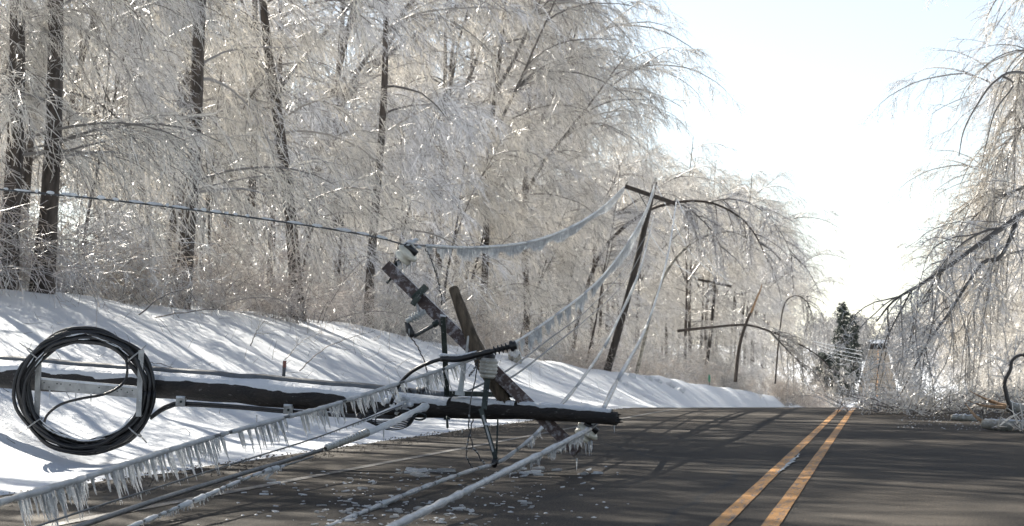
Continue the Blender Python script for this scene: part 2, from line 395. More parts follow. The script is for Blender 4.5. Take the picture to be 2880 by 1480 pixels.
def road_edge(y, side):
    return side*(5.45+0.10*vnoise(y, side, 0.9, 3)+0.07*vnoise(y, 0, 3.7, 4)) if side < 0 else side*(5.6+0.1*vnoise(y, 1, 0.8))
ys = np.unique(np.concatenate([np.linspace(-60, 0, 20), np.arange(0, 60, 0.5), np.arange(60, 400, 2.5), np.linspace(400, 2100, 150)]))
E0 = road_edge(ys, -1); E1 = road_edge(ys, 1); W = []
for k in range(13):
    x = E0+(E1-E0)*k/12; crown = 0.03*(1-(x/5.5)**2)-0.03
    W.append(np.stack([x, ys, road_z(ys)+crown], -1))
W = np.stack(W, 1); i = np.arange(len(ys)*13).reshape(len(ys), 13)
Q = np.stack([i[:-1, :-1], i[:-1, 1:], i[1:, 1:], i[1:, :-1]], -1).reshape(-1, 4)
road = tag(link('road', mesh_from('road', W.reshape(-1, 3), Q, 'asphalt', None, True)), kind='structure')
def stripe(name, x, w, mat, y0=-20, y1=2100, off=0.006):
    ys = np.unique(np.concatenate([np.arange(y0, 70, 0.5), np.arange(70, 400, 3), np.linspace(400, y1, 150)]))
    A = []
    for s in (-1, -0.33, 0.33, 1):
        xx = x+s*w/2+0.004*vnoise(ys, s, 2.0); A.append(np.stack([xx, ys, road_z(ys)+0.03*(1-(x/5.5)**2)-0.03+off], -1))
    A = np.stack(A, 1); i = np.arange(len(ys)*4).reshape(len(ys), 4)
    Q = np.stack([i[:-1, :-1], i[:-1, 1:], i[1:, 1:], i[1:, :-1]], -1).reshape(-1, 4)
    return link(name, mesh_from(name, A.reshape(-1, 3), Q, mat), road)
stripe('yellow_line', -0.145, 0.10, 'yellow'); stripe('yellow_line', 0.14, 0.10, 'yellow')
stripe('white_edge_line', -3.9, 0.11, 'white_line'); stripe('white_edge_line', 3.9, 0.11, 'white_line')
# loose gravel along the left shoulder
n = 6500
gy = 5+rng.random(n)**1.3*75; gx = -4.75-rng.random(n)**0.8*0.85+0.08*vnoise(gy, 0, 2)
gs = 0.004+0.010*rng.random(n)**2
oct_ = np.array([(1,0,0), (0,1,0), (-1,0,0), (0,-1,0), (0,0,0.8), (0,0,-0.6)])
of = np.array([(0,1,4), (1,2,4), (2,3,4), (3,0,4), (1,0,5), (2,1,5), (3,2,5), (0,3,5)])
V = oct_[None]*gs[:, None, None]*(0.6+0.8*rng.random((n, 6, 1)))
gz = np.maximum(road_z(gy)+0.03*(1-(gx/5.5)**2)-0.03, ground_z(gx, gy))+gs*0.3
V = V+np.stack([gx, gy, gz], -1)[:, None]
F = (of[None]+6*np.arange(n)[:, None, None]).reshape(-1, 3)
tag(link('shoulder_gravel', mesh_from('shoulder_gravel', V.reshape(-1, 3), F, 'gravel')), 'loose brown gravel along the left edge of the road', 'gravel', kind='stuff')

# ------------------------------------------------------------------ trees
def grow(P, D, L, K, g, nz, bias=(0, 0, 0)):
    """N branches at once: start P, direction D, length L, droop g per metre"""
    n = len(P); pts = np.empty((n, K, 3)); pts[:, 0] = P; d = unit(D); st = (L/(K-1))[:, None]
    grav = np.array([0, 0, -1.0])+np.asarray(bias)
    for k in range(1, K):
        d = unit(d+grav*g*st+nz*rng.standard_normal((n, 3))*np.sqrt(st))
        pts[:, k] = pts[:, k-1]+d*st
    return pts
def sprout(P, t):
    """points and tangents at fractions t (N,M) along paths P (N,K,3)"""
    n, K, _ = P.shape; x = np.clip(t, 0, 0.9999)*(K-1); i = x.astype(int); f = (x-i)[..., None]
    r = np.arange(n)[:, None]
    a = P[r, i]; b = P[r, i+1]
    return (a+(b-a)*f).reshape(-1, 3), unit(b-a).reshape(-1, 3)
def side_dirs(T, spread):
    v = unit(rng.standard_normal(T.shape)); v = unit(v-(v*T).sum(-1, keepdims=True)*T)
    return unit(T*(1-spread)+v*spread)
def make_tree(name, H=19, r0=0.19, n1=34, n2=9, n3=10, n4=3, spread=5.0, az_mu=0.0, az_sd=1.5, droop=1.0, lo=0.14, lean=0.6, twig='twig', twr=1.0, fork=2):
    """parts of one ice-laden tree at the origin; twigs hang towards +X"""
    root = thing(name, (0, 0, 0), 'tree', 'tree')
    zz = np.linspace(0, 1, 16)
    ph = rng.random(4)*6.3
    tr = np.stack([lean*zz**2*H*0.06+0.16*np.sin(zz*5+ph[0])+0.06*np.sin(zz*13+ph[1]), 0.18*np.sin(zz*4+ph[2])+0.05*np.sin(zz*11+ph[3]), zz*H], -1); tr[:, :2] -= tr[0, :2]
    rad = r0*(1-0.86*zz**0.9); rad[0] *= 1.35
    mb = MB(); mb.tube(tr, rad, 9); trunk = mb.build('trunk', 'bark', root)
    # forks: big limbs that rise beside the trunk
    TR = tr[None]
    main = [tr[None]]; lm = MB()
    if fork:
        p, t = sprout(TR, 0.3+0.3*rng.random((1, fork)))
        az = rng.random(fork)*6.28; d = np.stack([np.cos(az)*0.55, np.sin(az)*0.55, np.ones(fork)], -1)
        FK = grow(p, d, H*(0.35+0.2*rng.random(fork)), 9, 0.01, 0.06)
        lm.many(FK, (r0*0.5)*np.linspace(1, 0.25, 9)[None].repeat(fork, 0), 6, np.full(fork, 0.1)); main.append(FK)
    # level 1
    t1 = lo+(0.98-lo)*np.sort(rng.random((1, n1)))
    p1, _ = sprout(TR, t1); h = t1.ravel()
    if fork:
        k = int(n1*0.45); pf, _ = sprout(FK, 0.25+0.75*rng.random((fork, max(1, k//fork))))
        m = min(len(pf), k); pick = rng.choice(n1, m, replace=False); p1[pick] = pf[:m]; h[pick] = pf[:m, 2]/H
    az = az_mu+az_sd*rng.standard_normal(n1)
    el = 0.35+0.5*rng.random(n1)-0.2*(h < 0.35)
    d1 = np.stack([np.cos(az)*np.cos(el), np.sin(az)*np.cos(el), np.sin(el)], -1)
    L1 = spread*(0.55+0.6*rng.random(n1))*np.interp(h, [0, 0.25, 0.5, 0.8, 1], [0.55, 0.8, 1.0, 0.9, 0.6])
    B1 = grow(p1, d1, L1, 9, 0.24*droop, 0.10)
    lm.many(B1, (0.010+0.0065*L1)[:, None]*np.linspace(1, 0.3, 9)[None], 4, 0.05+0.6*rng.random(n1))
    # level 2
    p2, t2 = sprout(B1, 0.12+0.88*rng.random((n1, n2))); n = len(p2)
    L2 = (0.7+1.5*rng.random(n))*0.9
    B2 = grow(p2, side_dirs(t2, 0.5), L2, 6, 0.65*droop, 0.14, (0.55, 0.1, 0))
    lm.many(B2, twr*(0.0085+0.004*rng.random(n))[:, None]*np.linspace(1, 0.5, 6)[None], 3, 0.15+0.7*rng.random(n))
    lm.build('limbs', 'limb', root, False)
    cr = MB()
    p3, t3 = sprout(B2, 0.05+0.95*rng.random((n, n3))); n = len(p3)
    L3 = 0.3+0.75*rng.random(n)**1.3
    B3 = grow(p3, side_dirs(t3, 0.5), L3, 4, 1.7*droop, 0.2, (0.6, 0.1, 0))
    tone = np.where(rng.random(n) < 0.24, 0.25*rng.random(n), np.clip(0.88+0.15*rng.standard_normal(n), 0.3, 1))
    cr.many(B3, twr*(0.0066+0.0036*rng.random(n))[:, None]*np.array([1, 0.95, 0.85, 0.5])[None], 3, tone)
    p4, t4 = sprout(B3, 0.15+0.85*rng.random((n, n4))); n = len(p4)
    B4 = grow(p4, side_dirs(t4, 0.6), 0.08+0.22*rng.random(n), 2, 2.0, 0.2)
    cr.many(B4, twr*(0.0050+0.0030*rng.random(n))[:, None]*np.array([1, 0.7])[None], 3, np.clip(0.85+0.2*rng.standard_normal(n), 0.2, 1))
    cr.build('crown', twig, root, False)
    return root
LEFT = [make_tree('iced_tree', 21, 0.20, 46, 9, 9, 3, 5.2, lo=0.05),
        make_tree('iced_tree', 18.5, 0.15, 42, 9, 9, 3, 4.6, az_sd=1.2, lo=0.05),
        make_tree('iced_tree', 22.5, 0.23, 50, 9, 9, 3, 5.6, az_sd=1.7, lo=0.05),
        make_tree('iced_tree', 16, 0.12, 40, 9, 9, 3, 4.4, lean=1.6, az_sd=1.0, lo=0.06),
        make_tree('iced_tree', 13, 0.09, 36, 9, 10, 3, 3.8, lean=2.6, az_sd=0.9, droop=1.3, lo=0.08)]
USED = set()
def place(protos, k, loc, rot, scale, label, group=None):
    r = protos[k]
    if id(r) not in USED:
        USED.add(id(r)); r.location = loc; r.rotation_euler = rot; r.scale = (scale,)*3; r['label'] = label
        if group: r['group'] = group
        return r
    return copy_tree(r, loc, rot, scale, label, group)
def on_ground(x, y, sink=0.06): return (x, y, float(ground_z(x, y))-sink)

# trunks that stand out in the photograph: (base column u, line x, lean in the picture, proto, scale, label)
HT = [make_tree('dark_trunked_tree', 21, 0.185, 46, 9, 9, 3, 5.2, lo=0.10, az_sd=1.3, fork=2), make_tree('dark_trunked_tree', 22, 0.14, 42, 9, 9, 3, 5.0, lo=0.10, az_sd=1.3, fork=1)]
HERO = [
 (15,  -16.0, -0.055, 2, 1.00, 'thick dark trunk at the far left edge of the woods'),
 (118, -15.6, -0.060, 0, 1.02, 'dark leaning trunk second from the left edge of the woods'),
 (505, -15.8, -0.090, 2, 1.05, 'stout dark trunk leaning right, above the hanging wire on the left'),
 (838, -15.2, 0.105, 0, 1.00, 'dark trunk leaning left with its foot right above the red tipped marker'),
 (1036, -16.0, 0.0, 1, 1.10, 'slim straight dark trunk rising just left of the cream bell insulator'),
 (1345, -16.4, -0.07, 2, 0.98, 'dark forked trunk leaning right behind the broken timber'),
 (1482, -16.2, -0.02, 0, 0.95, 'upright dark trunk behind the icicle fringed wire'),
 (1640, -16.5, -0.15, 1, 0.55, 'thin slanting trunk just left of the leaning utility pole'),
 (1302, -19.5, -0.06, 1, 1.05, 'thin dark trunk set back beside the forked trunk'),
 (945, -19.0, -0.03, 0, 0.95, 'dark trunk set back behind the slim straight trunk'),
 (700, -20.0, 0.04, 1, 1.1, 'dark trunk set back behind the left leaning trunk'),
 (300, -19.0, -0.02, 1, 1.05, 'slender trunk set back between the left edge trunks and the stout one'),
]
rngF = np.random.default_rng(23)
def tilt(lean, rz):
    m = Matrix.Rotation(lean, 3, 'Y') @ Matrix.Rotation(rz, 3, 'Z'); return m.to_euler()
for u, X, lean, k, s, lab in HERO:
    X += 0.95
    x, y = ray_x(u, X)
    place(HT, 1 if k == 1 else 0, on_ground(x, y), tilt(-lean, 0.75+rngF.normal(0, 0.2)), s, lab)
taken = [ray_x(h[0], h[1]+0.95) for h in HERO]
cand = []
tries = 0
while len(cand) < 66 and tries < 20000:
    tries += 1
    y = 22+rngF.random()**1.25*300
    x = -16.5-rngF.random()**0.9*20
    if (y < 30 and x > -18) or (y > 92 and x > -21.5): continue
    if y < 85 and x < -20.5 and rngF.random() < 0.8: continue
    md = 2.6 if x > -24 else 3.2
    if all((x-a)**2+(y-b)**2 > md*md for a, b in taken):
        taken.append((x, y)); cand.append((x, y))
def stretch(x, y):
    v_ = np.array([x, y, 2.0])-CAM; u = 1440+FPX*(v_@_r)/(v_@_f)
    for lim, t_ in ((330, 'above the cable coil'), (760, 'right of the coil'), (1050, 'left of the raised crossarm'), (1300, 'behind the raised crossarm'), (1500, 'right of the broken timber'), (1700, 'left of the leaning pole'), (1900, 'behind the leaning pole')):
        if u < lim: return t_
    return 'beyond the leaning pole'
for k_, (x, y) in enumerate([(-17.2, 27), (-18.6, 30.5), (-17.6, 34), (-19.6, 36.5), (-17.2, 39.5), (-20.5, 41), (-18.6, 44.5), (-20.2, 48), (-18.0, 51)]):
    taken.append((x, y)); cand.append((x, y))
for x, y in cand:
    k = int(rngF.integers(0, 4)) if x < -19 else int(rngF.integers(0, 5))
    s = 0.85+0.3*rngF.random()
    rot_ = (rngF.normal(0, 0.04), rngF.normal(0.04, 0.05), rngF.normal(-0.2, 0.5))
    if (x, y) in ((-18.6, 30.5), (-19.6, 36.5), (-20.5, 41), (-20.2, 48)): continue
    place(LEFT, k, on_ground(x, y), rot_, s,
          'ice glazed tree in the %s of woods %s' % ('front rank' if x > -20 else ('middle' if x > -28 else 'rear rank'), stretch(x, y)), 'trees of the dense woods on the left bank')
ORD0 = ['first', 'second', 'third', 'fourth', 'fifth', 'sixth', 'seventh', 'eighth', 'ninth', 'tenth', 'eleventh', 'twelfth', 'thirteenth', 'fourteenth', 'fifteenth', 'sixteenth', 'seventeenth', 'eighteenth']
for k in range(12):
    y = 30+k*5.4+rngF.normal(0, 1.2); x = -15.9+rngF.normal(0, 0.5)
    place(LEFT, 4 if k % 3 else 3, on_ground(x, y), (rngF.normal(0, .05), rngF.normal(0.05, .08), rngF.normal(-0.2, 0.6)), 0.38+0.35*rngF.random(), 'slender ice laden sapling at the front of the left woods, %s from the left' % ORD0[k], 'saplings at the front of the left woods')
# the outer row bends out over the verge further along
EDGE = []
for k, y in enumerate(np.concatenate([np.arange(84, 200, 6.5), np.arange(200, 330, 10)])):
    ex = (-18.0 if y < 94 else -19.0) if y < 105 else (-19.2 if y < 174 else -15.8)
    EDGE.append((ex+rngF.normal(0, 0.4)-0.4*(k % 2), y+rngF.normal(0, 1), [0, 1, 2, 0, 1][k % 5], [0.98, 1.1, 0.95, 1.0, 1.15][k % 5]*(0.93 if y < 112 else (0.84 if y < 150 else (0.95 if y < 174 else 1.04))), 0.02+0.03*rngF.random()))
ORD = ['first', 'second', 'third', 'fourth', 'fifth', 'sixth', 'seventh', 'eighth', 'ninth', 'tenth', 'eleventh', 'twelfth', 'thirteenth', 'fourteenth', 'fifteenth', 'sixteenth', 'seventeenth', 'eighteenth', 'nineteenth', 'twentieth'] 
ORD += ['twenty '+o_ for o_ in ORD[:9]]+['thirtieth']+['thirty '+o_ for o_ in ORD[:9]]
for j, (x, y, k, s, l) in enumerate(EDGE):
    place(LEFT, k, on_ground(x, y), (0, l, rngF.normal(-0.2, 0.3)), s, 'drooping roadside tree, %s along the left edge past the leaning pole' % ORD[j], 'roadside trees along the receding edge of the left woods')
for k in range(120):
    x = -34-20*rngF.random(); y = 50+300*rngF.random()**1.2
    place(LEFT, int(rngF.integers(0, 3)), on_ground(x, y), (0, rngF.normal(0, .03), rngF.random()*6.28), 0.9+0.3*rngF.random(), 'pale tree deep at the back of the left woods', 'trees deep at the back of the left woods')

# right-hand woods, lit by the sun: the same kinds of tree, leaning left over the road
RIGHT = [(12.6, 70, 2, .85, .04), (12.4, 61, 0, .9, .03), (12.6, 79, 3, 1.2, .05), (13.0, 92, 1, .95, .04)]
for k, y in enumerate(np.concatenate([np.arange(84, 220, 9.0), np.arange(220, 340, 13)])):
    RIGHT.append((13.2+rng.normal(0, .5), y+rng.normal(0, 1.5), [1, 0, 3, 2, 4][k % 5], [0.95, 0.85, 1.0, 0.8, 1.15][k % 5], 0.03+0.03*rng.random()))
    RIGHT.append((17.0+rng.normal(0, 1), y+4+rng.normal(0, 2), [2, 1, 0][k % 3], 0.95+.2*rng.random(), 0.03))
for x, y, k, s, l in RIGHT:
    place(LEFT, k, on_ground(x, y), (0, l, math.pi+rng.normal(0.25, 0.3)), s, 'sunlit ice white tree in the %s of the woods right of the road' % ('front rank' if x < 15.2 else 'second rank'), 'sunlit woods right of the road')

# far woods that read as one mass
def far_wood(name, spots, label, nb=46, thick=1.0, mat='twig_far'):
    mb = MB()
    for x, y, h in spots:
        z = float(ground_z(x, y)); d = max(y, 40)/600*thick
        tr = np.array([[x, y, z-0.2], [x+rng.normal(0, .3), y, z+h*0.5], [x+rng.normal(0, .6), y, z+h]])
        mb.tube(tr, [0.16, 0.11, 0.03], 4, 0.0)
        q = rng.random((1, nb)); p, _ = sprout(tr[None], 0.08+0.92*q)
        az = rng.random(nb)*6.28; dd = np.stack([np.cos(az), np.sin(az), 0.4+0.5*rng.random(nb)], -1)
        L = h*(0.14+0.14*rng.random(nb))*np.interp(q.ravel(), [0, .4, 1], [.8, 1, .45])
        B = grow(p, dd, L, 5, 5.0/h, 0.12)
        mb.many(B, np.full((nb, 1), 0.065*d+0.012)*np.array([1, .9, .8, .6, .4])[None], 3, 0.1+0.4*rng.random(nb))
        p2, t2 = sprout(B, 0.2+0.8*rng.random((nb, 6)))
        B2 = grow(p2, side_dirs(t2, 0.5), 0.5+1.2*rng.random(len(p2)), 2, 1.6, 0.2)
        mb.many(B2, np.full((len(p2), 1), 0.070*d+0.007)*np.array([1, .6])[None], 3, np.clip(0.42+0.25*rng.standard_normal(len(p2)), 0.0, 1))
    return tag(mb.build(name, mat, None, False), label, 'woods', kind='stuff')
sp = []
for k in range(310):
    y = 330+rng.random()**0.9*1150; sd = -1 if rng.random() < 0.5 else 1
    x = sd*(7.6+rng.random()**2*45)
    if -17 < x < 0 and y < 440: continue
    sp.append((x, y, 13+9*rng.random()))
for k in range(150): sp.append(((-1 if k % 2 else 1)*(6.4+3.2*rng.random()), 500+750*rng.random()**0.8, 2.5+4*rng.random()))
for k in range(60): sp.append((-45+90*rng.random(), 1480+120*rng.random(), 18+8*rng.random()))
for k in range(40): sp.append((20+26*rng.random(), 90+260*rng.random(), 17+6*rng.random()))
far_wood('distant_woodland', sp, 'distant pale ice covered woods on the hill beyond the dip', 26)

# brush along the foot of the woods
def make_shrub(name, n, Lm, mat, thick=1.0, sub=7, spread=0.9, cat='shrub'):
    root = thing(name, (0, 0, 0), 'shrub', cat)
    p = np.stack([rng.normal(0, 0.35, n), rng.normal(0, 0.35, n), np.zeros(n)], -1)
    az = rng.random(n)*6.28; el = 0.6+0.8*rng.random(n)
    B = grow(p, np.stack([np.cos(az)*np.cos(el)*spread, np.sin(az)*np.cos(el)*spread, np.sin(el)], -1), Lm*(0.5+0.7*rng.random(n)), 8, 0.45, 0.16)
    st = MB(); st.many(B, thick*(0.006+0.006*rng.random(n))[:, None]*np.linspace(1, .4, 8)[None], 3, 0.1+0.6*rng.random(n)); st.build('stems', 'limb', root, False)
    tw = MB(); p2, t2 = sprout(B, 0.1+0.9*rng.random((n, sub))); m = len(p2)
    B2 = grow(p2, side_dirs(t2, 0.55), 0.25+0.6*rng.random(m), 4, 0.9, 0.25)
    tw.many(B2, thick*np.full((m, 1), 0.0062)*np.array([1, .9, .8, .5])[None], 3, np.clip(0.6+0.3*rng.standard_normal(m), 0.05, 1))
    p3, t3 = sprout(B2, 0.2+0.8*rng.random((m, 4))); q = len(p3)
    B3 = grow(p3, side_dirs(t3, 0.6), 0.08+0.2*rng.random(q), 2, 0.9, 0.2)
    tw.many(B3, thick*np.full((q, 1), 0.005)*np.array([1, .7])[None], 3, np.clip(0.7+0.3*rng.standard_normal(q), 0.05, 1))
    tw.build('twigs', mat, root, False)
    return root
SHRUB = [make_shrub('iced_shrub', 46, 2.6, 'brush', sub=9), make_shrub('iced_shrub', 60, 3.4, 'twig', sub=9), make_shrub('iced_shrub', 40, 1.7, 'brush', sub=8)]
k = 0
for y in np.arange(24, 215, 2.2):
    for row in range(2):
        x = -14.9-row*2.2+rng.normal(0, 0.7)-(1.6 if y > 85 else 0)+0.02*max(0, y-90); yy = y+rng.normal(0, 0.6)
        if row == 1 and y > 120: continue
        place(SHRUB, int(rng.integers(0, 3)), on_ground(x, yy, 0.03), (0, 0, rng.random()*6.28), 0.4+1.0*rng.random()**1.5, 'ice glazed shrub in the brush '+stretch(x, yy), 'brush along the foot of the left woods')
for k in range(26):
    y = 95+k*9+rng.normal(0, 2); x = -9.2-0.7*rng.random() if k % 2 else 8.2+1.0*rng.random()
    if x < 0: x = -13.6+rng.normal(0, .5)
    place(SHRUB, int(rng.integers(0, 3)), on_ground(x, y, 0.03), (0, 0, rng.random()*6.28), 0.8+0.5*rng.random(), 'low icy bush on the far verge past the crest', 'low icy bushes on the far verges')

for k in range(14):
    y = 215+k*15+rng.normal(0, 3); x = -8.3-2.5*rng.random()
    place(SHRUB, int(rng.integers(0, 3)), on_ground(x, y, 0.03), (0, 0, rng.random()*6.28), 1.5+0.9*rng.random(), 'tall icy thicket in the dip between the verge and the conifers', 'icy thickets in the dip before the conifers')
# ------------------------------------------------------------------ single bent and broken trees
def dress(root, paths, n2, L2, g2, n3, mat, thick=1.0, hang=(0, 0, 0), tmin=0.15, n4=3, l3=0.6, nz2=0.12, spread=0.5):
    """hanging, ice-laden shoots along a list of limb paths -> parts limbs + crown"""
    lm = MB(); cr = MB()
    for P in paths:
        p2, t2 = sprout(P[None], tmin+(1-tmin)*rng.random((1, n2))); m = len(p2)
        L = L2[0]+(L2[1]-L2[0])*rng.random(m)
        B2 = grow(p2, side_dirs(t2, spread), L, 9, g2, nz2, hang)
        lm.many(B2, thick*(0.008+0.004*L)[:, None]*np.linspace(1, .35, 9)[None], 4, 0.05+0.55*rng.random(m))
        p3, t3 = sprout(B2, 0.1+0.9*rng.random((m, n3))); q = len(p3)
        B3 = grow(p3, side_dirs(t3, 0.55), l3*(0.3+0.9*rng.random(q)), 5, 1.0, 0.3, hang)
        cr.many(B3, thick*(0.005+0.004*rng.random(q))[:, None]*np.array([1, .95, .85, .75, .5])[None], 3, np.clip(0.6+0.3*rng.standard_normal(q), 0.05, 1))
        p4, t4 = sprout(B3, 0.1+0.9*rng.random((q, n4))); w = len(p4)
        B4 = grow(p4, side_dirs(t4, 0.65), 0.06+0.16*rng.random(w), 3, 1.5, 0.3)
        cr.many(B4, thick*np.full((w, 1), 0.0055)*np.array([1, .9, .6])[None], 3, np.clip(0.8+0.25*rng.standard_normal(w), 0.1, 1))
    lm.build('limbs', 'limb', root, False); cr.build('crown', mat, root, False)
def pix(pts, n): return spline([at(*p) for p in pts], n)
# tree bowed into an arch behind the leaning pole
b = at(1600, 1035, 116); t = thing('bowed_tree', b, 'dark tree bowed into an arch behind the leaning pole crossarm', 'tree')
A1 = pix([(1600,1050,116), (1635,860,116), (1700,697,115), (1803,605,114), (1885,572,113), (1987,568,112), (2069,603,111), (2121,656,111), (2162,740,110)], 30)
A2 = pix([(1885,572,113), (1925,580,112), (1967,612,112), (2015,668,111), (2036,735,110)], 14)
A3 = pix([(1987,570,112), (2060,560,111), (2140,590,110), (2200,660,109), (2230,730,109)], 14)
mb = MB(); mb.tube(A1, np.linspace(0.14, 0.03, 30), 7); mb.build('trunk', 'bark', t)
mb = MB(); mb.tube(A2, np.linspace(0.05, 0.015, 14), 5, 0.1); mb.build('fork', 'limb', t); mb = MB(); mb.tube(A3, np.linspace(0.05, 0.012, 14), 5, 0.2); mb.build('fork', 'limb', t)
dress(t, [A1[12:], A2, A3], 24, (1.0, 3.2), 0.45, 18, 'twig', 1.7, (0.15, 0, 0), 0.05)
b = at(1880, 1050, 122); t = thing('bowed_tree', b, 'pale leaning trunk with frosted bark beneath the bowed arch', 'tree')
A = pix([(1790,1050,122), (1840,850,121), (1892,738,120), (1967,672,119), (2054,652,118), (2120,680,117)], 24)
mb = MB(); mb.tube(A, np.linspace(0.12, 0.03, 24), 7); mb.build('trunk', 'bark_pale', t); dress(t, [A[9:]], 14, (0.8, 2.2), 0.5, 10, 'twig', 1.5)
# snapped tree whose top hangs over the verge
b = at(2068, 1062, 165); t = thing('snapped_tree', b, 'snapped tree with raw orange splinter and its top hanging over the verge', 'tree')
A = pix([(2068,1075,165), (2078,980,165), (2100,905,165), (2118,868,165)], 12)
mb = MB(); mb.tube(A, np.linspace(0.16, 0.11, 12), 8); mb.build('trunk', 'bark', t)
A = pix([(2112,880,164.8), (2128,840,164.8), (2140,812,164.8), (2143,796,164.8)], 8)
mb = MB(); mb.tube(A, [0.09, 0.11, 0.075, 0.09, 0.06, 0.05, 0.03, 0.01], 5); mb.build('splinter', 'splinter', t, False)
A = pix([(1905,931,163), (1990,922,163.5), (2095,914,164), (2165,932,163), (2235,962,162), (2300,1000,161), (2350,1050,160)], 26)
mb = MB(); mb.tube(A, np.linspace(0.13, 0.04, 26), 7); mb.build('fallen_top', 'bark', t)
A2 = pix([(2165,932,163), (2220,990,162), (2262,1035,161)], 10); mb = MB(); mb.tube(A2, np.linspace(0.1, 0.03, 10), 5, 0.1); mb.build('fork', 'limb', t)
dress(t, [A[8:], A2], 34, (1.0, 4.0), 0.5, 12, 'twig', 1.9, (0.1, 0, 0))
# bowed sapling far left of the road
b = at(2240, 1085, 210); t = thing('bowed_tree', b, 'slim sapling bowed over near the distant conifers', 'tree')
A = pix([(2180,1080,210), (2190,960,210), (2205,860,209), (2235,832,208), (2270,850,207), (2290,900,206)], 22)
mb = MB(); mb.tube(A, np.linspace(0.11, 0.03, 22), 6); mb.build('trunk', 'bark', t); dress(t, [A[10:]], 26, (1, 4), 0.5, 10, 'twig', 2.2)

# the big tree bent down over the right lane
b = (7.6, 46.0, float(ground_z(7.6, 46.0)))
t = thing('bent_roadside_tree', b, 'bent tree whose icy limbs sweep down onto the right lane', 'tree')
J = np.array([6.2, 44.0, 6.0])
TR_ = spline([b, (7.5, 45.8, 2.2), (7.0, 45.0, 4.6), J, at(2960, 130, 41)], 22)
mb = MB(); mb.tube(TR_, np.linspace(0.24, 0.07, 22), 10); mb.build('trunk', 'bark', t)
j0 = TR_[11]
def limb_from(p0, pts, n): return spline([p0]+[at(*p) for p in pts], n)
A = limb_from(j0, [(2940,566,41), (2880,600,40.5), (2780,668,40), (2680,740,39.5), (2590,800,39.2), (2515,845,39), (2465,905,39)], 30)
Bm = limb_from(A[9], [(2815,720,40), (2758,745,40), (2669,880,39.5), (2606,968,39.2), (2557,1063,39), (2527,1118,38.8)], 26)
Cm = limb_from(TR_[18], [(2880,205,40.5), (2800,228,40), (2745,300,39.8), (2710,370,39.7), (2697,440,39.6)], 22)
Dm = limb_from(Cm[7], [(2850,240,40.3), (2800,310,40), (2775,400,39.9), (2760,470,39.8)], 16)
Em = limb_from(A[11], [(2770,650,40), (2700,690,39.6), (2640,760,39.3), (2610,850,39)], 16)
Fm = limb_from(A[22], [(2530,880,39), (2490,960,38.9), (2470,1040,38.8), (2462,1100,38.8)], 16)
Gm = limb_from(A[18], [(2640,800,39.4), (2625,900,39.2), (2600,1000,39), (2590,1090,38.9)], 16)
mb = MB()
for P, a, c in ((A, 0.085, 0.014), (Bm, 0.055, 0.012), (Cm, 0.035, 0.008), (Dm, 0.026, 0.007), (Em, 0.03, 0.008), (Fm, 0.02, 0.006), (Gm, 0.02, 0.006)):
    mb = MB(); mb.tube(P, np.linspace(a, c, len(P)), 7, 0.05); mb.build('limb', 'limb', t)
dress(t, [A, A[4:20], Bm[:20], Em], 15, (0.6, 2.5), 0.7, 12, 'twig_white', 0.95, (-0.05, 0, 0), 0.05, 3, 0.32, 0.32)
cr = MB()
for P in (Bm[14:], Fm, Gm):
    p3, t3 = sprout(P[None], rng.random((1, 34))); B = grow(p3, side_dirs(t3, 0.7), 0.25+0.7*rng.random(34), 6, 0.8, 0.4); cr.many(B, np.full((34, 1), 0.009)*np.linspace(1, .5, 6)[None], 3, 0.3+0.7*rng.random(34))
    p4, t4 = sprout(B, rng.random((34, 9))); m = len(p4); B4 = grow(p4, side_dirs(t4, 0.7), 0.08+0.2*rng.random(m), 3, 1.0, 0.4); cr.many(B4, np.full((m, 1), 0.007)*np.array([1, .9, .5])[None], 3, 0.7+0.3*rng.random(m))
cr.build('twigs', 'twig_white', t, False)
t2 = t
c2 = thing('bent_roadside_tree', (9.0, 52, float(ground_z(9.0, 52))), 'tall sunlit tree with weeping icy boughs at the right edge', 'tree')
TR2 = spline([(9.0, 52, float(ground_z(9, 52))-0.1), (8.7, 52, 4), (8.2, 52, 8), (7.4, 51.5, 11), (6.2, 51, 12.6)], 20)
mb = MB(); mb.tube(TR2, np.linspace(0.22, 0.06, 20), 9); mb.build('trunk', 'bark', c2)
P1 = spline([TR2[11], at(2930, 330, 50), at(2860, 370, 50), at(2800, 460, 50), at(2760, 600, 50)], 18)
P2 = spline([TR2[9], at(2890, 520, 50), at(2800, 560, 50), at(2700, 660, 50), at(2640, 800, 50)], 18)
P3 = spline([TR2[17], at(2960, -60, 50.3), at(2880, -40, 50), at(2810, -10, 50), at(2770, 60, 50)], 18)
P4 = spline([TR2[14], at(2930, 120, 50), at(2890, 150, 50), at(2868, 220, 50), at(2855, 320, 50)], 18)
P5 = spline([TR2[6], at(2900, 700, 50), at(2830, 720, 50), at(2760, 820, 50), at(2700, 930, 50)], 18)
mb = MB()
for P in (P1, P2, P3, P4, P5): mb = MB(); mb.tube(P, np.linspace(0.05, 0.012, 18), 6, 0.1); mb.build('limb', 'limb', c2)
dress(c2, [P1, P2, P4, P5], 34, (0.8, 3.0), 0.9, 16, 'twig_white', 1.1, (-0.08, 0, 0), 0.2, 3, 0.5)
cr = MB()
p3, t3 = sprout(P3[None], 0.3+0.7*rng.random((1, 60))); B = grow(p3, side_dirs(t3, 0.6), 0.3+0.6*rng.random(60), 5, 1.0, 0.3)
cr.many(B, np.full((60, 1), 0.009)*np.array([1, 1, .9, .8, .5])[None], 3, 0.6+0.4*rng.random(60)); cr.build('upper_twigs', 'twig_white', c2, False)

